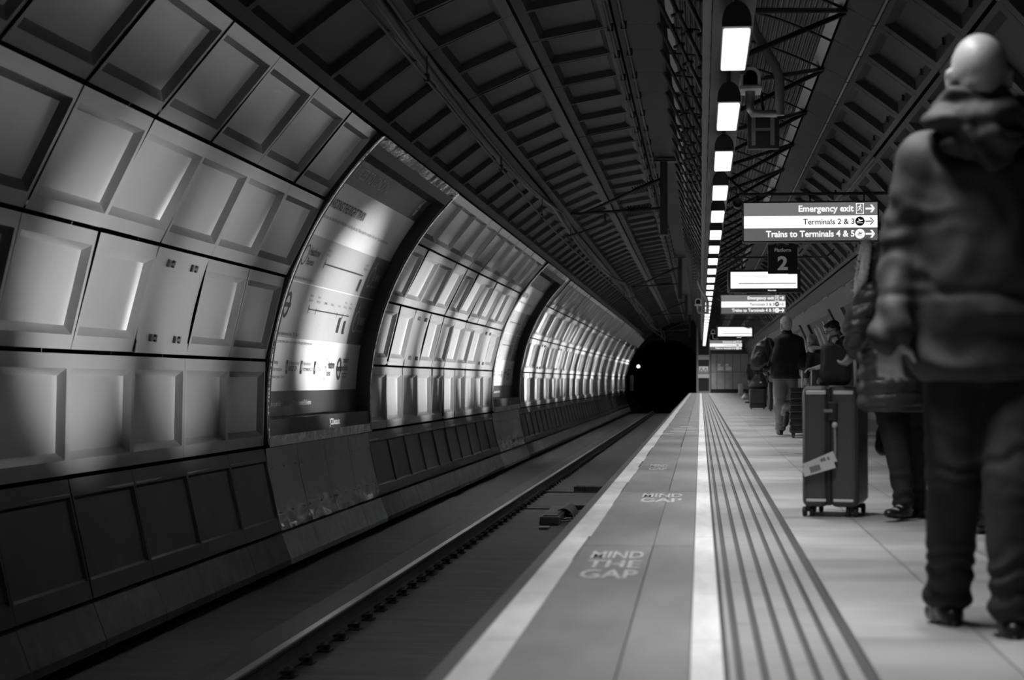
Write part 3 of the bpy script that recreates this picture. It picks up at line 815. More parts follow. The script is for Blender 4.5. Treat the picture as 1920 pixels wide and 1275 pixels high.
a = at(1395, 452, 21.9); b_ = at(1645, 379, 21.9)
exit_sign(21.9, a.x, b_.x, a.z, b_.z, 'lit three-band Emergency exit and Terminals sign, the largest and nearest')
a = at(1352.5, 588, 45.9); b_ = at(1472.5, 553, 45.9)
exit_sign(45.9, a.x, b_.x, a.z, b_.z, 'second lit three-band Emergency exit sign, below the white departure screen')
a = at(1331, 656, 91); b_ = at(1391, 638, 91)
exit_sign(91, a.x, b_.x, a.z, b_.z, 'smallest and farthest lit three-band sign near the platform end')
# platform number
a = at(1440, 513, 27.5); b_ = at(1495, 459, 27.5)
o = thing('platform_sign', 'dark square sign reading Platform 2 hanging above the departure screen', 'sign', ((a.x+b_.x)/2, 27.5, a.z))
MB().box(a.x, b_.x, 27.5, 27.58, a.z, b_.z, bev=.006).build('sign_case', mat('platform_sign_dark', .015, .5), o)
m = MB(); flat_text(m, 'Platform', (a.x+b_.x)/2, b_.z-.10, 27.494, .05, .03, 'CENTER'); flat_text(m, '2', (a.x+b_.x)/2, a.z+.06, 27.494, .19, .05, 'CENTER', 1.1)
m.build('pale_lettering', emit('platform_letters', .5, .07), o)
m = MB(); m.tube([((a.x+b_.x)/2-.1, 27.54, b_.z), ((a.x+b_.x)/2-.1, 27.54, b_.z+.5)], .012, 6); m.tube([((a.x+b_.x)/2+.1, 27.54, b_.z), ((a.x+b_.x)/2+.1, 27.54, b_.z+.5)], .012, 6); m.build('hanging_bar', M_BLACK, o)
# departure screens
def screen(y, x0, y0, x1, y1, label, detail):
    a = at(x0, y1, y); b_ = at(x1, y0, y); w = b_.x-a.x; h = b_.z-a.z
    o = thing('departure_screen', label, 'screen', ((a.x+b_.x)/2, y, a.z), 'hanging departure screens')
    MB().box(a.x, b_.x, y, y+.18, a.z, b_.z, bev=.012).build('case', M_BLACK, o)
    fx, fz = .045*w, .19*h
    MB().box(a.x+fx, b_.x-fx, y-.005, y, a.z+fz, b_.z-.10*h).build('display', emit('screen_white', .9, 1.0), o)
    Y = y-.008; m = MB(); ix0 = a.x+fx; iw = w-2*fx; iz = a.z+fz; ih = h*.71
    flat_text(m, 'Platform', ix0+.12*iw, iz+.80*ih, Y, .045*iw/1.1*.8); flat_text(m, 'London Paddington', ix0+.12*iw, iz+.62*ih, Y, .05*iw/1.1, .0)
    m.build('faint_lettering', emit('screen_faint', .4, .45), o)
    m = MB(); m.add([(ix0+.12*iw, Y, iz+.27*ih), (b_.x-fx-.02*iw, Y, iz+.27*ih), (b_.x-fx-.02*iw, Y, iz+.32*ih), (ix0+.12*iw, Y, iz+.32*ih)], [(0,1,2,3)])
    # dark tab of the clock at the top right corner
    tb = [(b_.x-fx, iz+ih), (b_.x-fx, iz+.84*ih), (b_.x-fx-.12*iw, iz+.84*ih), (b_.x-fx-.24*iw, iz+ih)]
    m.add([(p, Y, q) for p, q in tb], [(0,1,2,3)]); m.build('grey_marks', emit('screen_grey', .1, .06), o)
    m = MB(); flat_text(m, '14:33', b_.x-fx-.01*iw, iz+.87*ih, Y-.003, .075*ih, .05, 'RIGHT')
    flat_text(m, 'Next train', ix0+.62*iw, a.z+.07*h, Y, .05*h/.6*.7, .03, 'CENTER'); m.build('white_lettering', M_TW, o)
    m = MB(); xm = (a.x+b_.x)/2
    for s in (-.3, .3): m.tube([(xm+s*w, y+.09, b_.z), (xm+s*w, y+.09, b_.z+.22)], .016, 6)
    m.tube([(a.x-.35, y+.09, b_.z+.22), (b_.x+.45, y+.09, b_.z+.22)], .018, 6); m.tube([(b_.x+.45, y+.09, b_.z+.22), (b_.x+.85, y+.09, b_.z+.6)], .018, 6)
    m.build('hanging_bar', M_BLACK, o)
screen(32.7, 1364, 505, 1501, 549, 'bright white departure screen just below the platform number sign', True)
screen(66, 1343, 611, 1413, 635, 'smaller bright departure screen between the second and third exit signs', False)

# ------------------------------------------------------------------ cameras and the H box
def cctv(px, py, D, s, label, arm=True):
    c = at(px, py, D)
    o = thing('security_camera', label, 'camera', c, 'security cameras')
    w = .075*s; prof = [(-w, -.06*s)] + [(-w*math.cos(t), .01*s+w*math.sin(t)) for t in [PI*i/10 for i in range(11)]] + [(w, -.06*s)]
    inner = [(p*.72, q*.78-.004) for p, q in prof]
    m = MB(); n = len(prof)
    vs = [(c.x+p, c.y, c.z+q) for p, q in prof] + [(c.x+p, c.y, c.z+q) for p, q in inner] + [(c.x+p, c.y+.35*s, c.z+q) for p, q in prof]
    fs = [(i, (i+1) % n, n+(i+1) % n, n+i) for i in range(n)] + [(i, 2*n+i, 2*n+(i+1) % n, (i+1) % n) for i in range(n)] + [tuple(2*n+i for i in range(n))]
    m.add(vs, fs); m.box(c.x-w*1.12, c.x+w*1.12, c.y-.02*s, c.y+.3*s, c.z-.085*s, c.z-.06*s, bev=.004)
    m.build('housing', mat('camera_white', .8, .5), o)
    m = MB(); m.prism([(c.x+p, c.z+q) for p, q in inner], c.y+.03*s, c.y+.05*s); m.build('lens_glass', mat('lens_black', .01, .1), o)
    m = MB(); m.tube([(c.x, c.y+.1*s, c.z-.08*s), (c.x, c.y+.1*s, c.z-.22*s), (c.x+.02*s, c.y+.1*s, c.z-.25*s), (c.x+.10*s, c.y+.1*s, c.z-.255*s), (c.x+.20*s, c.y+.1*s, c.z-.255*s)], [.04*s, .03*s, .034*s, .026*s, .03*s], 10)
    m.build('bracket', M_GREY, o)
    if arm:
        m = MB(); m.tube([(c.x+.22*s, c.y+.1*s, c.z-.27*s), (c.x+.22*s, c.y+.1*s, c.z+.0*s), (c.x+.19*s, c.y+.1*s, c.z+.10*s), (c.x+.04*s, c.y+.1*s, c.z+.36*s), (c.x+.0*s, c.y+.1*s, c.z+.5*s)], [.036*s]*5, 10)
        m.build('drop_arm', mat('arm_grey', .3, .5, .2), o)
    return o
cctv(1407, 146, 14.6, 1.05, 'large pale security camera on a bent arm, right of the second lamp')
cctv(1309, 566, 40, .9, 'small pale security camera left of the lamp row', True)
cctv(1337, 622, 70, 1.0, 'tiny distant security camera by the lamp row above the last sign', False)
for (px, py, D, lab) in ((1383, 380, 23.5, 'round black spotlight beside the top left corner of the nearest exit sign'), (1350, 558, 47, 'round black spotlight beside the second exit sign')):
    c = at(px, py, D)
    o = thing('spotlight', lab, 'spotlight', c, 'round spotlights by the signs')
    m = MB(); m.lathe([(.0, .05), (.045, .05), (.05, .0), (.062, -.01), (.062, .02), (.06, .22), (.03, .25), (0, .25)], c, 'y', 16); m.build('barrel', M_DGREY, o)
    m = MB(); m.tube([c+Vector((0, .12, 0)), c+Vector((-.02, .12, .2)), Vector((LX, c.y+.12, LZ+.33))], .012, 6); m.build('bracket', M_DARK, o)
D = 15.6; a = at(1402, 279, D); b_ = at(1461, 208, D)
o = thing('letter_box_sign', 'dark square hanging box showing a large dim letter H under the security camera', 'sign', ((a.x+b_.x)/2, D, a.z))
MB().box(a.x, b_.x, D, D+.1, a.z, b_.z, bev=.008).build('case', M_BLACK, o)
w = b_.x-a.x; h = b_.z-a.z; Y = D-.004
m = MB()
m.box(a.x+.12*w, a.x+.25*w, Y, D, a.z+.09*h, b_.z-.10*h); m.box(b_.x-.28*w, b_.x-.15*w, Y, D, a.z+.09*h, b_.z-.10*h); m.box(a.x+.25*w, b_.x-.28*w, Y, D, a.z+.48*h, a.z+.55*h)
m.build('letter', mat('letter_grey', .22, .5), o)
m = MB(); m.tube([((a.x+b_.x)/2, D+.05, b_.z), ((a.x+b_.x)/2-.02, D+.05, LZ+.33)], .014, 6); m.build('hanging_bar', M_BLACK, o)

# ------------------------------------------------------------------ far end of the platform
GY = 112.0
ew = MB(); ew.box(-6.5, 5, YE+.02, YE+.3, -1.6, 6)          # headwall with the running tunnel mouth cut through
# ring shaped headwall
m = MB(); n = 48; tc_, tz_, tr_ = -2.1, .95, 2.35
vs = []; fs = []
for k in range(n):
    t = 2*PI*k/n; vs += [(tc_+tr_*math.cos(t), YE, tz_+tr_*math.sin(t)), (CX+4.6*math.cos(t), YE, CZ+4.6*math.sin(t))]
for k in range(n): q = 2*k; e = (2*k+2) % (2*n); fs.append((q, q+1, e+1, e))
m.add(vs, fs); struct(m.build('wall_end', mat('end_concrete', .012, .9)))
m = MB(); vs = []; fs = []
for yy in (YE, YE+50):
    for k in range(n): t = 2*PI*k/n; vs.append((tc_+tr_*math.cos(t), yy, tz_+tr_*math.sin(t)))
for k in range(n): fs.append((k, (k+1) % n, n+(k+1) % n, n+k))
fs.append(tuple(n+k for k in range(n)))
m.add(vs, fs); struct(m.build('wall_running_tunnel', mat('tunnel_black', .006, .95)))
c = at(1197, 687, 112.6)
o = thing('tunnel_light', 'single bright round lamp on the wall at the dark tunnel mouth', 'lamp', c)
m = MB(); m.ball(c, .055, 8); m.build('bulb', emit('tunnel_bulb', .9, 45), o)
m = MB(); m.lathe([(.0, .12), (.13, .10), (.14, .0), (.12, .0)], c, 'y', 14); m.build('reflector', M_DGREY, o)
m = MB(); m.tube([c+Vector((0, .1, 0)), c+Vector((-.12, .6, 0)), c+Vector((-.25, .8, -.1))], .03, 6); m.build('bracket', M_DGREY, o)
c0 = at(1181, 733, 112.4); c1 = at(1188, 703, 112.4)
o = thing('wall_cabinet', 'narrow grey cabinet at the end of the panelled wall below the tunnel lamp', 'cabinet', ((c0.x+c1.x)/2, 112.4, c0.z))
MB().box(c0.x, c1.x, 112.4, 112.8, c0.z, c1.z, bev=.02).build('body', mat('cabinet_grey', .12, .6), o)
MB().box(c0.x+.02, c1.x-.02, 112.385, 112.4, (c0.z+c1.z)/2-.01, c1.z-.04).build('door', mat('cabinet_door', .15, .6), o)
# gate
gx0, gx1 = -.24, .60
o = thing('platform_end_gate', 'tall grey gate frame with warning signs at the platform end', 'gate', (.18, GY, 0))
m = MB(); m.box(gx0, gx0+.12, GY-.06, GY, 0, 4.3); m.box(gx1-.10, gx1, GY-.06, GY, 0, 4.3); m.box(gx0, gx1, GY-.05, GY, 0, .12); m.build('frame', mat('gate_grey', .28, .55, .3), o)
for (z0, z1) in ((2.0, 2.28), (.90, 1.14)): MB().box(gx0+.1, gx1-.08, GY-.07, GY-.02, z0, z1, bev=.01).build('rail', mat('gate_rail', .6, .45, .3), o)
for (z0, z1) in ((.12, .90), (1.14, 2.0), (2.28, 4.2)): MB().box(gx0+.12, gx1-.1, GY-.03, GY-.01, z0, z1).build('infill', M_BLACK, o)
wp = MB().box(gx0+.14, gx1-.14, GY-.045, GY-.03, 1.17, 1.60).build('warning_sign', mat('warning_plate', .8, .5), o)
m = MB()
for xc in (gx0+.30, gx1-.29):
    m.add([(xc-.13, GY-.048, 1.28), (xc+.13, GY-.048, 1.28), (xc, GY-.048, 1.55)], [(0,1,2)]); m.add([(xc-.15, GY-.048, 1.19), (xc+.13, GY-.048, 1.19), (xc+.13, GY-.048, 1.25), (xc-.15, GY-.048, 1.25)], [(0,1,2,3)])
m.build('warning_symbol', M_INK, wp)
m = MB()
for xc in (gx0+.30, gx1-.29): m.add([(xc-.07, GY-.051, 1.31), (xc+.07, GY-.051, 1.31), (xc, GY-.051, 1.47)], [(0,1,2)])
m.build('symbol_centre', mat('warning_plate_inner', .8, .5), wp)
# end partition
o = thing('end_partition', 'grey panelled partition closing off the far end of the platform', 'partition', (1.9, GY, 0))
xs = [gx1+.03, .98, 1.45, 1.92, 2.39, 2.86, 3.25]
for i in range(len(xs)-1):
    for (z0, z1) in ((.24, 1.25), (1.27, 2.35)):
        MB().box(xs[i]+.012, xs[i+1]-.012, GY-.05, GY, z0, z1).build('panel', mat('partition_grey', .36, .55, .1, var=.15), o)
MB().box(gx1+.02, 3.27, GY-.02, GY+.02, 0, .24).build('skirting', M_BLACK, o)
MB().box(gx1+.02, 3.0, GY-.04, GY+.02, 2.36, 2.6).build('head_rail', M_DARK, o)
for k, (xa, lab) in enumerate(((1.02, 'left'), (1.49, 'right'))):
    q = thing('notice', 'small stepped white notice, the %s of the two on the end partition' % lab, 'notice', (xa, GY-.05, 1.35), 'notices on the end partition')
    MB().box(xa, xa+.18, GY-.058, GY-.05, 1.60, 1.75).build('sheet', mat('notice_white', .9, .6), q)
    MB().box(xa, xa+.36, GY-.058, GY-.05, 1.36, 1.58).build('sheet', mat('notice_white', .9, .6), q)

# ------------------------------------------------------------------ glazed cases on the right hand wall
M_GLASS = mat('case_glass', .05, .12, 0, spec=.8)
def wall_case(j0, j1, label):
    o = thing('advertising_case', label, 'display case', cyl(162, Y0+(j0+j1)/2*P, R), 'glazed cases on the right hand wall')
    y0 = Y0+j0*P; y1 = Y0+j1*P
    m = MB(); patch(m, 151.5, 173, y0, y1, R+.02, n=8, ny=3); m.build('back_sheet', mat('case_sheet', .03, .6), o)
    m = MB()
    for (a0, a1, s0, s1) in ((151.5, 153, y0, y1), (171.5, 173, y0, y1), (151.5, 173, y0, y0+.18), (151.5, 173, y1-.18, y1)): patch(m, a0, a1, s0, s1, R-.05, n=6)
    for (s,) in ((y0,), (y0+.18,), (y1-.18,), (y1,)):
        vs = []; fs = []
        for i in range(9): a = 151.5+21.5*i/8; vs += [cyl(a, s, R-.05), cyl(a, s, R+.03)]
        for i in range(8): fs.append((2*i, 2*i+1, 2*i+3, 2*i+2))
        m.add(vs, fs)
    m.build('frame', M_DGREY, o)
    rr = random.Random(j0)
    n = int((y1-y0-.5)/.42)
    for k in range(n):
        s = y0+.3+k*.42
        if rr.random() < .55:
            m = MB(); patch(m, 154+rr.random()*3, 162+rr.random()*7, s, s+.05+rr.random()*.12, R-.0, n=5)
            m.build('glazing_glint', mat('glazing_glint', .9, .6), o)  # pale strips painting the bright reflections in the case glass
    for k in range(3):
        s = y0+1.0+k*.75+rr.random()*.2
        m = MB(); patch(m, 165.5, 168.6, s, s+.5, R-.005, n=3); m.build('notice_sheet', mat('case_notice', .6, .5), o)
for k, (ja, jb) in enumerate(((5, 11), (11, 17), (19, 25), (27, 33), (35, 41), (43, 49), (51, 57))):
    wall_case(ja, jb, ['nearest glazed display case on the right hand wall behind the bald man', 'second glazed display case on the right hand wall above the man in glasses', 'third glazed case on the right hand wall beyond the dark pilaster',
                       'fourth glazed case along the right hand wall', 'fifth glazed case along the right hand wall', 'sixth glazed case far down the right hand wall', 'last glazed case near the end partition'][k])
#PEOPLE
# ------------------------------------------------------------------ people
def remesh(name, prims, vox, m, parent, smooth=6, noise_amp=0, noise_sc=(8,8,8), fn=None):
    """prims: ('c', p0, p1, r0, r1) tapered limbs and ('e', c, (rx,ry,rz), rotation) rounded masses, fused into one skin"""
    bm = bmesh.new()
    for p in prims:
        if p[0] == 'c':
            a, c, ra, rb = Vector(p[1]), Vector(p[2]), p[3], p[4]
            d = (c-a); L = d.length
            q = d.to_track_quat('Z', 'Y').to_matrix().to_4x4() if L > 1e-6 else Matrix.Identity(4)
            n = 14; prof = []
            for i in range(6): t = PI/2*i/5; prof.append((ra*math.sin(t), -ra*math.cos(t)))
            for i in range(1, 4): prof.append((ra+(rb-ra)*i/4, L*i/4))
            for i in range(6): t = PI/2*i/5; prof.append((rb*math.cos(t), L+rb*math.sin(t)))
            fl = (p[5] if len(p) > 5 else 1.0)
            rings = []
            for (r, z) in prof:
                rings.append([bm.verts.new(Matrix.Translation(a) @ q @ Vector((r*math.cos(2*PI*k/n), fl*r*math.sin(2*PI*k/n), z))) for k in range(n)])
            for i in range(len(rings)-1):
                for k in range(n):
                    try: bm.faces.new((rings[i][k], rings[i][(k+1) % n], rings[i+1][(k+1) % n], rings[i+1][k]))
                    except ValueError: pass
        else:
            M = Matrix.Translation(Vector(p[1])) @ (p[3] if len(p) > 3 else Matrix.Identity(4)) @ Matrix.Diagonal((*p[2], 1))
            bmesh.ops.create_icosphere(bm, subdivisions=3, radius=1, matrix=M)
    bmesh.ops.remove_doubles(bm, verts=bm.verts, dist=1e-5)
    me = bpy.data.meshes.new(name); bm.to_mesh(me); bm.free()
    o = bpy.data.objects.new(name, me); COL.objects.link(o)
    md = o.modifiers.new('r', 'REMESH'); md.mode = 'VOXEL'; md.voxel_size = vox; md.use_smooth_shade = True
    ms = o.modifiers.new('s', 'SMOOTH'); ms.factor = .5; ms.iterations = smooth
    dg = bpy.context.evaluated_depsgraph_get()
    me2 = bpy.data.meshes.new_from_object(o.evaluated_get(dg)); me2.name = name
    bpy.data.objects.remove(o); bpy.data.meshes.remove(me)
    if noise_amp or fn:
        nrm = [v.normal.copy() for v in me2.vertices]
        for v, nn in zip(me2.vertices, nrm):
            d = 0
            if noise_amp:
                q = Vector((v.co.x*noise_sc[0], v.co.y*noise_sc[1], v.co.z*noise_sc[2]))
                d += noise_amp*(noise.noise(q) + .5*noise.noise(q*2.3))
            if fn: d += fn(v.co, nn)
            v.co = v.co + nn*d
    me2.polygons.foreach_set('use_smooth', [True]*len(me2.polygons))
    me2.materials.clear(); me2.materials.append(m)
    o = bpy.data.objects.new(name, me2); COL.objects.link(o)
    if parent is not None:
        o.parent = parent; me2.transform(world_of(parent).inverted())
    return o

def head_prims(c, fwd, k=1.0, pitch=0.0):
    """c centre of the head, fwd heading in radians (0 = away from the camera), pitch > 0 looks down"""
    Rm = Matrix.Rotation(fwd, 4, 'Z') @ Matrix.Rotation(-pitch, 4, 'X'); T = Matrix.Translation(Vector(c))
    def L(x, y, z): return T @ Rm @ Vector((x*k, y*k, z*k))
    E = lambda x, y, z, a, b, d, r=Matrix.Identity(4): ('e', L(x, y, z), (a*k, b*k, d*k), Rm @ r)
    pr = [E(0, -.008, .025, .076, .096, .092), E(0, .018, -.03, .066, .078, .075), E(0, .045, -.07, .050, .048, .042), E(0, .074, -.098, .022, .018, .016),
          E(0, .092, .018, .046, .014, .016), E(0, .104, -.022, .011, .022, .022), E(0, .112, -.034, .015, .013, .010),
          E(0, .092, -.064, .024, .011, .009), E(0, .09, -.075, .020, .010, .008),
          E(.038, .074, -.03, .022, .018, .022), E(-.038, .074, -.03, .022, .018, .022)]
    for s in (1, -1):
        pr.append(E(s*.082, -.004, -.012, .008, .019, .030, Matrix.Rotation(s*-.35, 4, 'Z')))
        pr.append(E(s*.087, -.012, .003, .007, .013, .015)); pr.append(E(s*.080, .002, -.034, .008, .010, .012))
    return pr, L, Rm

def hand_prims(w, d, n, k=1.0, curl=.5, spread=.16, thumb=1):
    """w wrist, d pointing direction, n palm normal (curl goes towards n), thumb = +1/-1 side"""
    w, d, n = Vector(w), Vector(d).normalized(), Vector(n); n = (n - d*n.dot(d)).normalized(); s = d.cross(n).normalized()*thumb
    pr = [('c', w-d*.03*k, w+d*.02*k, .028*k, .030*k, .75)]
    for i, (off, L) in enumerate(((.030, .078), (.010, .088), (-.010, .082), (-.028, .066))):
        root = w + d*.085*k + s*off*k; pr.append(('c', w+d*.015*k+s*off*.6*k, root, .017*k, .0125*k))
        p = root; a = curl*.6; sp = s*(off/.03*spread*.5)
        for j in range(3):
            dd = (d*math.cos(a) + n*math.sin(a) + sp).normalized(); q = p + dd*L*k*(.45, .32, .23)[j]
            pr.append(('c', p, q, (.0098, .0088, .008)[j]*k, (.0088, .008, .0068)[j]*k)); p = q; a += curl*(.9, .7, .5)[j]
    p = w + d*.025*k + s*.028*k; q = p + (d*.55+s*.65+n*.35).normalized()*.045*k; r = q + (d*.85+s*.25+n*.45).normalized()*.034*k
    pr += [('c', w+d*.01*k+s*.012*k, p, .018*k, .015*k), ('c', p, q, .0145*k, .011*k), ('c', q, r, .0105*k, .0085*k)]
    return pr

def shoe_prims(a, fwd, k=1.0, heel=0.0):
    """a ankle position; fwd heading; heel > 0 = heel lifted"""
    Rm = Matrix.Rotation(fwd, 4, 'Z') @ Matrix.Rotation(-heel, 4, 'X'); a = Vector(a)
    def L(x, y, z): return a + (Rm @ Vector((x*k, y*k, z*k)))
    return [('c', L(0, 0, .05), L(0, 0, -.03), .05*k, .048*k), ('e', L(0, -.02, -.055), (.040*k, .055*k, .035*k), Rm), ('e', L(0, .06, -.055), (.043*k, .075*k, .034*k), Rm),
            ('e', L(0, .13, -.062), (.045*k, .065*k, .028*k), Rm), ('e', L(0, .045, -.079), (.044*k, .135*k, .014*k), Rm)], L, Rm

M_SKIN = mat('skin', .33, .5, var=.06, vscale=10)
M_HAIRG = mat('grey_hair', .62, .7, var=.3, vscale=60, bump=.4, bscale=120)
M_HAIRD = mat('dark_hair', .012, .6, bump=.4, bscale=120)
M_JEAN = mat('dark_jeans', .014, .85, var=.3, vscale=6)
M_CHINO = mat('pale_trousers', .25, .85, var=.1, vscale=6)
M_SHOE = mat('black_shoes', .012, .35)
M_EYE = mat('eye_white', .5, .2); M_LIP = mat('lips', .22, .5)

def face_bits(L, Rm, k, parent):
    for s in (1, -1):
        c = L(s*.031, .080, .004); m = MB(); m.ball(c, .012*k, 8); m.build('eye', M_EYE, parent)
        p = L(s*.031, .0915, .004); m = MB(); m.ball(p, .0055*k, 6); m.build('pupil', M_INK, parent)
    m = MB(); m.tube([L(-.022, .096, -.069), L(0, .103, -.068), L(.022, .096, -.069)], .0035*k, 6); m.build('lips', M_LIP, parent)
    for s in (1, -1):
        m = MB(); m.tube([L(s*.018, .104, .026), L(s*.034, .102, .031), L(s*.052, .090, .026)], .0042*k, 6); m.build('eyebrow', M_HAIRD, parent)

def person(label, J, cfg):
    """J: joint positions; cfg: looks. One continuous body, clothes and hair as children."""
    root = thing('person', label, 'person', (J['hip'][0], J['hip'][1], 0))
    k = cfg.get('k', 1.0); vox = cfg.get('vox', .010)
    V = {a: Vector(b) for a, b in J.items()}
    hp, L, Rm = head_prims(V['head'], cfg['face'], k*cfg.get('hk', 1.0), cfg.get('nod', 0))
    neckb = V['chest'] + (V['neck']-V['chest'])*.9
    pr = list(hp) + [('c', V['neck'], L(0, .0, -.05), .066*k, .062*k), ('c', V['neck'], L(0, -.03, -.02), .058*k, .060*k), ('c', V['chest'], neckb, .10*k, .06*k)]
    pr += [('e', V['chest'], (.17*k, .115*k, .17*k), Matrix.Rotation(cfg['body'], 4, 'Z')), ('e', (V['chest']+V['hip'])/2, (.145*k, .10*k, .18*k), Matrix.Rotation(cfg['body'], 4, 'Z')), ('e', V['hip'], (.16*k, .11*k, .12*k), Matrix.Rotation(cfg['body'], 4, 'Z'))]
    for s in ('l', 'r'):
        if 'sh_'+s in V:
            pr += [('c', V['chest'], V['sh_'+s], .07*k, .058*k), ('c', V['sh_'+s], V['el_'+s], .052*k, .040*k), ('c', V['el_'+s], V['wr_'+s], .040*k, .027*k)]
            d = V['wr_'+s]-V['el_'+s]; hd = cfg.get('hand_'+s, {})
            pr += hand_prims(V['wr_'+s], hd.get('d', d), hd.get('n', (0, 1, 0)), k, hd.get('curl', .5), hd.get('spread', .16), hd.get('thumb', 1))
        pr += [('c', V['hp_'+s], V['kn_'+s], .078*k, .050*k), ('c', V['kn_'+s], V['an_'+s], .048*k, .034*k), ('e', V['kn_'+s]*.62+V['an_'+s]*.38+Vector((0, -.008, 0)), (.042*k, .045*k, .09*k)),
               ('c', V['hip'], V['hp_'+s], .10*k, .088*k)]
        sp, _, _ = shoe_prims(V['an_'+s], cfg.get('foot_'+s, (cfg['body'], 0))[0], k*.86, cfg.get('foot_'+s, (0, 0))[1]); pr += sp
    body = remesh('body', pr, cfg.get('bvox', vox), cfg.get('skin', M_SKIN), root, smooth=cfg.get('bsm', 3))
    if cfg.get('facebits', True): face_bits(L, Rm, k, root)
    Rb = Matrix.Rotation(cfg['body'], 4, 'Z')
    # trousers
    if cfg.get('trousers'):
        w = cfg.get('tw', 1.0); tp = [('e', V['hip'], (.18*k, .135*k, .13*k), Rb)]
        for s in ('l', 'r'):
            an = V['an_'+s]; tp += [('c', V['hip'], V['hp_'+s], .115*k, .105*k), ('c', V['hp_'+s], V['kn_'+s], .100*k*w, .078*k*w), ('c', V['kn_'+s], an+Vector((0, 0, .02)), .076*k*w, .062*k*w), ('e', an+Vector((0, .01, .0)), (.070*k*w, .072*k*w, .05*k))]
        def creases(co, n):
            t = max(0, 1-abs(co.z-.16)/.16)*.006 + max(0, 1-abs(co.z-.52)/.16)*.004
            return t*math.sin(co.z*95+noise.noise(co*9)*6)
        remesh('trousers', tp, vox, cfg['trousers'], root, 5, .007*k, (9, 9, 3), creases)
    for s in ('l', 'r'):
        f = cfg.get('foot_'+s, (cfg['body'], 0)); sp, SL, SR = shoe_prims(V['an_'+s], f[0], k, f[1])
        remesh('shoe', sp, min(vox, .009), M_SHOE, root, 3)
    # coat
    if cfg.get('coat'):
        cw = cfg.get('cw', 1.0); ch = V['chest']; hp_ = V['hip']; hem = cfg.get('hem', hp_.z-.15)
        top = ch+Vector((0, 0, .06)); n_ = 16; cp = []
        for q in range(n_+1):
            t = q/n_; z = top.z + (hem+.05-top.z)*t; c_ = top.lerp(hp_, min(1, (top.z-z)/max(.05, top.z-hp_.z))); c_.z = z
            cp.append(('e', c_, ((.205+.012*t)*k*cw, (.150+.016*t)*k*cw, .10*k), Rb))
        cp += [('c', ch+Vector((0, 0, .05)), V['neck'], .13*k, .082*k)]
        for s in ('l', 'r'):
            if 'sh_'+s in V:
                sw = cfg.get('sleeve', 1.0); end = V['wr_'+s] if not cfg.get('short') else V['sh_'+s]+(V['el_'+s]-V['sh_'+s])*.75
                cp += [('c', ch+Vector((0, 0, .05)), V['sh_'+s], .12*k, .085*k*sw)]
                if cfg.get('short'): cp += [('c', V['sh_'+s], end, .082*k*sw, .07*k*sw)]
                else: cp += [('c', V['sh_'+s], V['el_'+s], .082*k*sw, .070*k*sw), ('c', V['el_'+s], end, .068*k*sw, .054*k*sw)]
        fn = cfg.get('coatfn')
        ob = remesh('coat' if not cfg.get('short') else 'shirt', cp, vox, cfg['coat'], root, cfg.get('csm', 6), cfg.get('cn', .012)*k, cfg.get('cns', (7, 7, 5)), fn)
        low = min([V['wr_'+s].z for s in 'lr' if 'wr_'+s in V] + [9])
        for v in ob.data.vertices:                       # level hem
            if v.co.z < hem and (low > hem or abs(v.co.x) < .26*k): v.co.z = hem + (v.co.z-hem)*.06
    return root, V, L, Rm

# --- bald man in a parka, nearest, back to the camera
M_PARKA = mat('parka_cloth', .025, .75, var=.2, vscale=3, bump=.08, bscale=90)
D = 5.8
def pk(x, y, d=D): return tuple(at(x, y, d))
JM = dict(head=pk(1835, 143, 5.74), neck=pk(1838, 222, 5.80), chest=pk(1850, 370, 5.86), hip=pk(1852, 665, 5.86),
          sh_l=pk(1738, 300, 5.85), el_l=pk(1692, 478, 5.88), wr_l=pk(1666, 628, 5.76),
          sh_r=pk(1968, 300, 5.85), el_r=pk(2010, 480, 5.88), wr_r=pk(2020, 630, 5.75),
          hp_l=pk(1800, 700, 5.86), kn_l=pk(1790, 905, 5.82), an_l=pk(1779, 1118, 5.90),
          hp_r=pk(1905, 700, 5.84), kn_r=pk(1898, 925, 5.68), an_r=pk(1900, 1143, 5.62))
def parka_folds(co, n):
    d = .0095*math.sin((co.x*1.5+co.z*1.1)*19+noise.noise(co*3.5)*7)*max(0, 1-abs(co.z-.95)/.60)
    w = abs(co.z-1.02); d -= .007*math.exp(-(w/.014)**2)          # drawn waist cord
    e = co - Vector(JM['el_l']); d += .005*math.sin(co.z*70+noise.noise(co*8)*5)*math.exp(-(e.length/.20)**2)
    return d
man, V, L, Rm = person('bald man seen from behind in a dark hooded parka and dark jeans, nearest to camera', JM,
    dict(face=.0, nod=.18, body=0.0, k=1.04, hk=1.05, vox=.011, bvox=.0065, bsm=6, trousers=M_JEAN, tw=1.08, coat=M_PARKA, cw=1.08, hem=.755, cn=.008, cns=(8, 8, 4), csm=22, sleeve=1.08, coatfn=parka_folds,
         hand_l=dict(d=(.02, .15, -1), n=(.35, .85, 0), curl=.62, spread=.34, thumb=1), hand_r=dict(d=(0, .1, -1), n=(-.5, .75, 0), curl=.5, thumb=-1), foot_l=(.10, 0), foot_r=(-.12, 0)))
hood = []
rim = [pk(1752, 214, 5.78), pk(1765, 194, 5.74), pk(1795, 184, 5.72), pk(1835, 182, 5.70), pk(1875, 184, 5.72), pk(1905, 194, 5.74), pk(1920, 216, 5.78)]
for i in range(len(rim)-1): hood.append(('c', rim[i], rim[i+1], .030, .030))
hood += [('e', pk(1832, 222, 5.72), (.150, .095, .060)), ('e', pk(1843, 258, 5.70), (.125, .080, .062)), ('e', pk(1858, 288, 5.72), (.085, .065, .050)), ('e', pk(1775, 226, 5.74), (.065, .075, .045)), ('e', pk(1898, 228, 5.74), (.065, .075, .050)), ('e', pk(1838, 240, 5.88), (.16, .11, .05))]
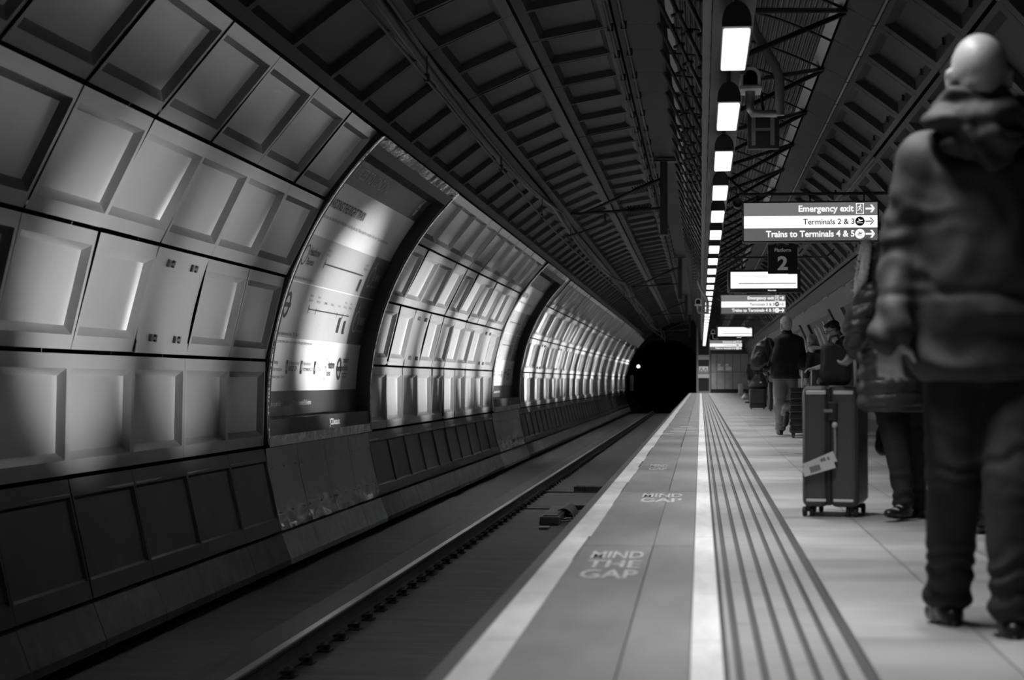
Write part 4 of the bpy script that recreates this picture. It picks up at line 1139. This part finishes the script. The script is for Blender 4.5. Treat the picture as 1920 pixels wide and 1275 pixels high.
def hoodf(co, n): return .012*math.sin((co.x*.5+co.z*1.2)*44+noise.noise(co*6)*6)
remesh('hood', hood, .009, M_PARKA, man, 4, .010, (11, 11, 11), hoodf)
# --- woman in a quilted coat behind him
M_PUFF = mat('quilted_coat', .04, .45, var=.15, vscale=5, bump=.2, bscale=40)
D = 10.3
JW = dict(head=pk(1644, 499, 10.3), neck=pk(1660, 535, 10.3), chest=pk(1672, 590, 10.3), hip=pk(1678, 700, 10.3),
          sh_l=pk(1636, 560, 10.2), el_l=pk(1606, 610, 10.15), wr_l=pk(1603, 652, 10.3), sh_r=pk(1712, 562, 10.35), el_r=pk(1724, 640, 10.5), wr_r=pk(1716, 690, 10.45),
          hp_l=pk(1664, 740, 10.3), kn_l=pk(1682, 842, 10.25), an_l=pk(1694, 940, 10.2), hp_r=pk(1706, 740, 10.35), kn_r=pk(1715, 850, 10.35), an_r=pk(1722, 948, 10.45))
def quilt(co, n):
    t = ((co.z+.03*math.sin(co.x*4)) / .083) % 1.0
    return .016*(math.sin(PI*t)**.6) - .012 + .004*noise.noise(co*14)
wom, V, L, Rm = person('person in a horizontally quilted puffer coat with fur hood, partly hidden behind the bald man', JW,
    dict(face=PI*.62, body=.5, k=.93, vox=.011, trousers=M_JEAN, tw=.95, coat=M_PUFF, cw=1.12, hem=at(1660, 772, 10.3).z, cn=.004, coatfn=quilt, sleeve=1.2,
         hand_l=dict(d=(-.4, .1, -.8), n=(-.6, .3, -.6), curl=.9), hand_r=dict(d=(-.6, -.1, -.8), n=(-.4, .6, 0), curl=.7), foot_l=(PI*.8, .0), foot_r=(PI*.7, 0)))
fh = []
hd = V['head']
fh += [('e', hd+Vector((.035, 0, .0)), (.12, .13, .14)), ('e', hd+Vector((.03, .0, -.08)), (.13, .13, .10))]
remesh('hood', fh, .012, M_PUFF, wom, 4, .008)
m = MB(); rr = random.Random(5)
for i in range(26):
    t = 2*PI*i/26; c = hd + Vector((-.075+.02*math.sin(t), .12*math.cos(t), .13*math.sin(t)-.01))
    for q in range(14):
        d = Vector((rr.gauss(-.3, .5), rr.gauss(0, .6)+math.cos(t)*.6, rr.gauss(0, .6)+math.sin(t)*.6)).normalized()*rr.uniform(.03, .065)
        s = Vector((rr.gauss(0, .4), rr.gauss(0, .4), rr.gauss(0, .4))).normalized()*.004
        m.add([c-s, c+s, c+d], [(0,1,2)])
    m.ball(c, .03, 5)
m.build('fur_trim', mat('fur', .75, .85), wom)

# --- big grey case with a black bag on it
def px_len(p, D): return p*D/F
D = 10.4
sb = at(1556, 960, D)
o = thing('suitcase', 'large grey hard-shell suitcase with a white airline tag, nearest of all the luggage', 'suitcase', (sb.x, D, 0), 'suitcases on the platform', rz=-.20)
M_CASE = mat('suitcase_shell', .095, .32, .25, var=.08, vscale=4); M_CASED = mat('suitcase_dark', .02, .45)
WM = world_of(o)
def cb(name, x0, x1, y0, y1, z0, z1, m, bev=0, par=None):
    mm = MB(); mm.box(x0, x1, y0, y1, z0, z1, M=WM, bev=bev); return mm.build(name, m, par or o)
zt = at(1556, 724, D).z
cb('front_shell', -.155, -.012, 0, .47, .055, zt, M_CASE, .035); cb('rear_shell', .0, .155, 0, .47, .055, zt, M_CASE, .035)
cb('zip_band', -.018, .006, .004, .466, .065, zt-.008, M_CASED, .006)
cb('side_panel', .14, .158, .01, .46, .08, zt-.03, M_CASED, .004)
mm = MB()
for x in (-.15, .0): mm.box(x+.02, x+.13, -.004, .01, zt-.045, zt-.025, M=WM, bev=.004); mm.box(x+.02, x+.13, -.004, .01, .085, .10, M=WM, bev=.004)
mm.build('edge_highlight', mat('case_highlight', .85, .3, .5), o)  # pale bars painting the highlights along the shell edges
lk = cb('lock', -.01, .045, -.018, .004, zt-.19, zt-.085, M_CASED, .01); cb('lock_latch', -.03, .02, -.024, -.016, zt-.145, zt-.128, M_GREY, .003, lk)
mm = MB(); mm.ball(WM @ Vector((.03, -.012, zt-.215)), .017, 8); mm.build('tag_toggle', M_LGREY, o)
mm = MB(); mm.tube([WM @ Vector((.03, -.012, zt-.225)), WM @ Vector((.034, -.014, zt-.33)), WM @ Vector((.03, -.012, zt-.42))], .008, 6); mm.build('strap', mat('strap_grey', .25, .7), o)
M_TAG = mat('tag_white', .62, .5)
TM = WM @ Matrix.Translation(Vector((-.045, -.02, zt-.42))) @ Matrix.Rotation(-.42, 4, 'Y')
mm = MB(); mm.box(-.10, .085, -.003, 0, -.03, .03, M=TM, bev=.001); tg = mm.build('luggage_tag', M_TAG, o)
mm = MB(); mm.box(-.11, .07, -.010, -.007, -.052, .0, M=TM @ Matrix.Rotation(.12, 4, 'Y')); mm.build('luggage_tag', M_TAG, o)
mm = MB(); mm.box(-.07, -.01, -.012, -.0105, -.040, -.008, M=TM @ Matrix.Rotation(.12, 4, 'Y')); mm.box(.0, .03, -.0045, -.0035, -.012, .018, M=TM); mm.box(.04, .052, -.0045, -.0035, -.008, .012, M=TM); mm.build('printed_block', mat('tag_grey', .2, .6), tg)
for x in (-.125, .115):
    for y in (.05, .42):
        mm = MB()
        for dx in (-.02, .02): mm.lathe([(0, -.011), (.026, -.011), (.028, 0), (.026, .011), (0, .011)], (0, 0, 0), 'x', 14)
        base = WM @ Matrix.Translation(Vector((x, y, .028)))
        mm.v = [tuple(base @ (Vector(p)+Vector(((-.02 if i < len(mm.v)/2 else .02), 0, 0)))) for i, p in enumerate(mm.v)]
        mm.box(-.012, .012, -.018, .018, .0, .034, M=base)
        mm.build('wheel', M_BLACK, o)
# telescopic handle on the far right-hand corner
ht = at(1602, 655, D).z
for yy in (.10, .36):
    mm = MB(); mm.tube([WM @ Vector((.132, yy, zt-.01)), WM @ Vector((.128, yy, ht))], .010, 8); mm.build('handle_tube', M_LGREY, o)
mm = MB(); mm.tube([WM @ Vector((.128, .07, ht)), WM @ Vector((.128, .39, ht))], .016, 8); mm.build('handle_grip', M_BLACK, o)
# black holdall standing on the case
hb = at(1572, 724, D)
o = thing('holdall', 'tall black soft bag resting on top of the large grey suitcase', 'bag', (hb.x, D+.15, zt))
x0, x1 = at(1543, 700, D).x-hb.x, at(1600, 700, D).x-hb.x; zz = at(1570, 640, D).z
remesh('bag_body', [('c', (hb.x+x0+.05+i*(x1-x0-.10)/3, D+.09+q*.14, zt+.055), (hb.x+x0+.055+i*(x1-x0-.11)/3, D+.10+q*.12, zz-.045-.012*i), .052, .046) for i in range(4) for q in (0, 1)], .010, M_BLACKCLOTH, o, 5, .008)
mm = MB(); mm.tube([(hb.x+x0+.03, D+.09, zz-.03), (hb.x+x0+.05, D+.10, zz+.03), (hb.x+x1-.08, D+.10, zz+.035), (hb.x+x1-.04, D+.10, zz-.03)], .009, 6); mm.build('strap', M_BLACKCLOTH, o)

# --- grey haired man with a rucksack
D = 26.1
def q6(x, y, d=D): return tuple(at(x, y, d))
JO = dict(head=q6(1473, 609), neck=q6(1475, 626), chest=q6(1476, 646), hip=q6(1473, 702), sh_l=q6(1456, 640, 26.2), el_l=q6(1440, 664, 26.3), wr_l=q6(1436, 690, 25.9),
          sh_r=q6(1497, 640), el_r=q6(1502, 668, 26.2), wr_r=q6(1503, 692, 25.9), hp_l=q6(1464, 712), kn_l=q6(1461, 758, 26.0), an_l=q6(1463, 803, 26.15),
          hp_r=q6(1482, 712), kn_r=q6(1483, 752, 26.3), an_r=q6(1474, 775, 25.8))
old, V, L, Rm = person('grey haired man in dark jacket and pale trousers with a rucksack, seen from behind', JO,
    dict(face=.45, body=.15, k=.98, vox=.012, trousers=M_CHINO, tw=1.12, coat=M_BLACKCLOTH, cw=1.08, hem=at(1470, 710, D).z, foot_l=(.1, 0), foot_r=(.2, .9)))
remesh('hair', [('e', L(0, -.018, .035), (.080, .096, .088), Rm), ('e', L(0, -.05, -.02), (.070, .055, .06), Rm)], .010, M_HAIRG, old, 3, .006, (30, 30, 30))
rs = at(1428, 664, 25.8)
o = thing('rucksack', 'dark rucksack slung on the left shoulder of the grey haired man', 'bag', rs)
M_RUCK = mat('rucksack_cloth', .03, .6, var=.3, vscale=8)
RM = Matrix.Rotation(.45, 4, 'Y')
remesh('bag_body', [('e', rs, (.13, .12, .24), RM), ('e', rs+Vector((.05, 0, .10)), (.11, .11, .14), RM), ('e', rs+Vector((-.04, -.08, -.08)), (.10, .08, .13), RM)], .012, M_RUCK, o, 3, .022, (9, 9, 9))
mm = MB(); mm.tube([rs+Vector((.10, -.10, .20)), rs+Vector((.14, -.13, .05)), rs+Vector((.08, -.13, -.16))], .012, 6); mm.tube([rs+Vector((-.12, -.12, -.10)), rs+Vector((-.02, -.14, -.16)), rs+Vector((.08, -.12, -.12))], .007, 6); mm.build('strap', M_DGREY, o)

# --- ribbed black cabin case and the man with glasses
D = 24.6
cx0 = at(1481, 800, D).x; zt = at(1500, 726, D).z; w = .40
o = thing('suitcase', 'ribbed black hard-shell suitcase partly hidden behind the large grey one', 'suitcase', (cx0+w/2, D, 0), 'suitcases on the platform')
mm = MB(); nr = 7; vs = []; prof = []
for i in range(nr):
    z0 = .06+(zt-.06)*i/nr; z1 = .06+(zt-.06)*(i+1)/nr
    mm.box(cx0, cx0+w, D, D+.25, z0+.008, z1-.008, bev=.018)
mm.box(cx0+.012, cx0+w-.012, D+.012, D+.238, .065, zt-.01); mm.build('ribbed_shell', mat('gloss_black', .015, .14, .0, spec=.8), o)
for x in (cx0+.05, cx0+w-.05):
    for y in (D+.04, D+.21):
        mm = MB(); mm.lathe([(.012, -.014), (.03, -.014), (.032, 0), (.03, .014), (.012, .014)], (x, y, .032), 'x', 14); mm.box(x-.02, x+.02, y-.012, y+.012, .03, .07); mm.build('wheel', M_DGREY, o)
hz = at(1512, 692, D).z
for px_ in (1505.5, 1523.5):
    x = at(px_, 700, D).x; mm = MB(); mm.tube([(x, D+.2, zt-.01), (x, D+.2, hz)], .012, 8); mm.build('handle_tube', M_LGREY, o)
mm = MB(); mm.tube([(at(1503, 690, D).x, D+.2, hz), (at(1526, 690, D).x, D+.2, hz)], .018, 8); mm.build('handle_grip', M_BLACK, o)
D = 24.7
JG = dict(head=q6(1561, 619, D), neck=q6(1579, 640, D), chest=q6(1592, 662, D), hip=q6(1594, 722, D), sh_l=q6(1576, 655, D-.15), el_l=q6(1556, 683, D-.2), wr_l=q6(1529, 690, D-.02),
          sh_r=q6(1610, 655, D+.15), el_r=q6(1618, 690, D+.1), wr_r=q6(1602, 712, D-.1), hp_l=q6(1585, 735, D), kn_l=q6(1585, 778, D), an_l=q6(1585, 812, D+.1), hp_r=q6(1603, 735, D), kn_r=q6(1605, 778, D), an_r=q6(1605, 812, D+.1))
gl, V, L, Rm = person('man with short dark hair and glasses looking down, bare forearm resting on a suitcase handle', JG,
    dict(face=PI*.60, nod=.42, body=PI*.45, k=1.0, vox=.012, bvox=.008, bsm=2, trousers=M_JEAN, coat=mat('grey_tshirt', .10, .85), short=True, hem=at(1590, 735, D).z,
         hand_l=dict(d=(-1, 0, -.12), n=(-.1, 0, -1), curl=.55, thumb=-1), foot_l=(PI*.5, 0), foot_r=(PI*.5, 0)))
remesh('hair', [('e', L(0, -.022, .050), (.082, .096, .078), Rm), ('e', L(0, -.065, .0), (.070, .045, .06), Rm), ('e', L(0, .045, .078), (.06, .045, .035), Rm)], .010, M_HAIRD, gl, 3, .005, (30, 30, 30))
mm = MB()
for s in (1, -1):
    pts = [L(s*.033+.024*math.cos(t), .100, .004+.018*math.sin(t)) for t in [2*PI*i/14 for i in range(15)]]
    mm.tube(pts, .0032, 5, caps=False); mm.tube([L(s*.057, .100, .010), L(s*.084, .06, .008), L(s*.088, .0, .008)], .0032, 5)
mm.tube([L(-.010, .103, .008), L(.010, .103, .008)], .0032, 5); mm.build('glasses', M_BLACK, gl)
mm = MB()
pts = [V['sh_l']+Vector((-.10, -.11, -.02)), V['sh_l']+Vector((-.07, -.12, .08)), V['sh_l']+Vector((.02, -.12, .15)), V['sh_l']+Vector((.16, -.10, .17)), V['sh_l']+Vector((.26, -.05, .12))]
mm.tube(pts, .030, 8); mm.build('rucksack_strap', M_BLACKCLOTH, gl)
mm = MB(); mm.tube([p+Vector((-.01, -.02, .024)) for p in pts], .010, 6); mm.build('strap_piping', M_LGREY, gl)
# --- older person with pale hair in a dark coat
D = 31
JE = dict(head=q6(1522, 640, D), neck=q6(1529, 655, D), chest=q6(1533, 672, D), hip=q6(1535, 722, D), sh_l=q6(1519, 668, D-.1), el_l=q6(1515, 690, D-.2), wr_l=q6(1512, 706, D-.3), sh_r=q6(1549, 668, D), el_r=q6(1552, 692, D), wr_r=q6(1540, 708, D-.2),
          hp_l=q6(1529, 728, D), kn_l=q6(1529, 757, D), an_l=q6(1530, 790, D), hp_r=q6(1541, 728, D), kn_r=q6(1542, 757, D), an_r=q6(1542, 790, D))
el, V, L, Rm = person('older person with long pale hair, white scarf and black coat bending forward', JE,
    dict(face=PI*.75, nod=.5, body=PI*.6, k=1.0, vox=.014, trousers=M_JEAN, coat=M_BLACKCLOTH, hem=at(1535, 745, D).z, foot_l=(PI*.6, 0), foot_r=(PI*.6, 0)))
remesh('hair', [('e', L(0, -.035, .030), (.082, .085, .085), Rm), ('c', L(0, -.07, 0), L(.01, -.09, -.20), .06, .045), ('c', L(-.05, -.04, 0), L(-.05, -.04, -.18), .04, .03)], .012, M_HAIRG, el, 3, .006, (20, 20, 6))
remesh('scarf', [('c', V['neck']+Vector((-.06, -.10, -.02)), V['neck']+Vector((-.07, -.14, -.30)), .05, .035), ('c', V['neck']+Vector((-.08, -.08, .02)), V['neck']+Vector((.08, -.08, .02)), .05, .04)], .012, mat('scarf_white', .5, .8), el, 3, .006)
# --- two dark figures farther off
D = 52
JF = dict(head=q6(1424, 652.5, D), neck=q6(1426, 662, D), chest=q6(1428, 674, D), hip=q6(1428, 702, D), sh_l=q6(1418, 669, D), el_l=q6(1414, 687, D), wr_l=q6(1417, 701, D-.2), sh_r=q6(1438, 669, D), el_r=q6(1442, 687, D), wr_r=q6(1440, 702, D-.1),
          hp_l=q6(1425, 706, D), kn_l=q6(1424, 731, D), an_l=q6(1424, 757, D), hp_r=q6(1432, 706, D), kn_r=q6(1432, 731, D), an_r=q6(1433, 757, D))
pf, V, L, Rm = person('distant dark haired person in black clothes facing the track beyond the rucksack', JF, dict(face=PI*.72, nod=.2, body=PI*.5, k=.98, vox=.016, trousers=M_JEAN, coat=M_BLACKCLOTH, hem=at(1428, 711, D).z, foot_l=(PI*.5, 0), foot_r=(PI*.5, 0)))
remesh('hair', [('e', L(0, -.022, .045), (.082, .094, .08), Rm)], .014, M_HAIRD, pf, 3)
D = 62
JF = dict(head=q6(1411, 674, D), neck=q6(1412, 681, D), chest=q6(1412, 690, D), hip=q6(1411, 716, D), sh_l=q6(1405, 687, D), el_l=q6(1402, 700, D), wr_l=q6(1403, 711, D-.2), sh_r=q6(1419, 687, D), el_r=q6(1421, 700, D), wr_r=q6(1418, 711, D-.1),
          hp_l=q6(1408, 719, D), kn_l=q6(1407, 733, D), an_l=q6(1407, 751, D), hp_r=q6(1414, 719, D), kn_r=q6(1415, 733, D), an_r=q6(1415, 751, D))
pf, V, L, Rm = person('farthest standing person, a small dark silhouette beside the pile of luggage', JF, dict(face=PI*.8, nod=.1, body=PI*.6, k=.98, vox=.018, trousers=M_JEAN, coat=M_BLACKCLOTH, hem=at(1411, 725, D).z, foot_l=(PI*.5, 0), foot_r=(PI*.5, 0)))
remesh('hair', [('e', L(0, -.022, .045), (.082, .094, .08), Rm)], .014, M_HAIRD, pf, 3)

# --- luggage farther along
def soft_case(px0, px1, pyt, D, dep, label, m, handle=None, name='suitcase', base=0.0, dx=0):
    x0 = at(px0, 700, D).x; x1 = at(px1, 700, D).x; zt = at(px0, pyt, D).z
    o = thing(name, label, 'suitcase' if name == 'suitcase' else 'bag', ((x0+x1)/2, D, base), 'suitcases on the platform' if name == 'suitcase' else None)
    MB().box(x0, x1, D, D+dep, base+(.035 if base == 0 else 0), zt, bev=.035).build('case_body', m, o)
    if name == 'suitcase':
        MB().box(x0+.05, x1-.05, D-.02, D+.002, base+.30*(zt-base), zt-.03, bev=.01).build('front_pocket', m, o)
        for x in (x0+.05, x1-.05):
            mm = MB(); mm.lathe([(0, -.012), (.03, -.012), (.03, .012), (0, .012)], (x, D+.04, .03), 'x', 12); mm.build('wheel', M_BLACK, o)
            mm = MB(); mm.lathe([(0, -.012), (.03, -.012), (.03, .012), (0, .012)], (x, D+dep-.04, .03), 'x', 12); mm.build('wheel', M_BLACK, o)
    if handle:
        hz = at(px0, handle, D).z
        for x in (x0+.12, x1-.12): mm = MB(); mm.tube([(x, D+dep-.03, zt-.02), (x, D+dep-.03, hz)], .009, 6); mm.build('handle_tube', M_GREY, o)
        mm = MB(); mm.tube([(x0+.10, D+dep-.03, hz), (x1-.10, D+dep-.03, hz)], .014, 6); mm.build('handle_grip', M_BLACK, o)
    return o, zt, x0, x1
M_SOFT = mat('soft_case', .028, .6, var=.2, vscale=6)
o, zt, x0, x1 = soft_case(1405, 1436, 729, 49, .28, 'black soft suitcase with rounded pocket standing below a black holdall', M_SOFT, None)
soft_case(1441, 1449, 716, 46, .40, 'narrow dark suitcase just left of the pale trousered legs', mat('dark_case', .05, .5), 690)
soft_case(1384.5, 1393.5, 719, 96, .25, 'small pale suitcase far off near the end partition', mat('pale_case', .45, .5), 695)
o = thing('holdall', 'bulging black holdall stacked on the black soft suitcase in the distance', 'bag', ((x0+x1)/2, 49.1, zt))
remesh('bag_body', [('e', ((x0+x1)/2+.06, 49.14, zt+.15), (.27, .16, .155)), ('e', ((x0+x1)/2+.02, 49.14, zt+.09), (.24, .14, .09)), ('e', ((x0+x1)/2+.10, 49.14, zt+.28), (.18, .12, .12))], .014, M_SOFT, o, 4, .01)
mm = MB(); mm.tube([((x0+x1)/2-.15, 49.0, zt+.2), ((x0+x1)/2-.02, 49.0, zt+.44), ((x0+x1)/2+.16, 49.0, zt+.42), ((x0+x1)/2+.25, 49.0, zt+.2)], .014, 6); mm.build('carry_handle', M_DGREY, o)
mm = MB(); mm.box((x0+x1)/2+.05, (x0+x1)/2+.11, 48.965, 48.99, zt+.15, zt+.19); mm.build('buckle', M_LGREY, o)
c = at(1397, 748, 74)
o = thing('carrier_bag', 'small white carrier bag lying on the floor left of the black soft suitcase', 'bag', (c.x, 74, 0))
remesh('bag_body', [('e', (c.x, 74, .09), (.13, .14, .09)), ('e', (c.x+.08, 74, .06), (.12, .10, .055)), ('e', (c.x-.02, 74.03, .16), (.06, .06, .09))], .014, mat('white_plastic', .6, .5), o, 3, .02)
mm = MB(); mm.tube([(c.x-.03, 74, .22), (c.x-.01, 74, .32), (c.x+.04, 74, .22)], .008, 6); mm.build('bag_handle', M_LGREY, o)
# slung bag of the person in the quilted coat, resting at knee height
c = at(1657, 822, 10.75)
o = thing('tote_bag', 'small black bag hanging at the knee of the person in the quilted coat', 'bag', c)
remesh('bag_body', [('e', c, (.045, .10, .09)), ('e', c+Vector((0, 0, -.04)), (.05, .11, .06))], .010, M_BLACKCLOTH, o, 4, .006)
mm = MB(); mm.tube([c+Vector((0, -.05, .07)), c+Vector((.03, -.03, .22)), c+Vector((.03, .03, .22)), c+Vector((0, .05, .07))], .007, 6); mm.build('strap', M_BLACKCLOTH, o)
# dark bench case right of the near man
D = 9.3; x0 = at(1823, 900, D).x; x1 = at(1935, 900, D).x; zt = at(1850, 760, D).z
o = thing('suitcase', 'wide black suitcase standing behind the legs of the bald man', 'suitcase', ((x0+x1)/2, D, 0), 'suitcases on the platform')
MB().box(x0, x1, D, D+.28, .04, zt, bev=.03).build('case_body', M_CASED, o)
MB().box(x0+.01, x0+.11, D-.008, D+.002, zt-.25, zt-.235, bev=.003).build('side_handle', M_GREY, o)
MB().box(x0+.02, x1-.02, D-.006, D+.002, zt-.262*2, zt-.262*2+.012).build('trim_line', M_DGREY, o)
for x in (x0+.05, x1-.05):
    mm = MB(); mm.lathe([(0, -.014), (.03, -.014), (.03, .014), (0, .014)], (x, D+.05, .03), 'x', 12); mm.build('wheel', M_BLACK, o)
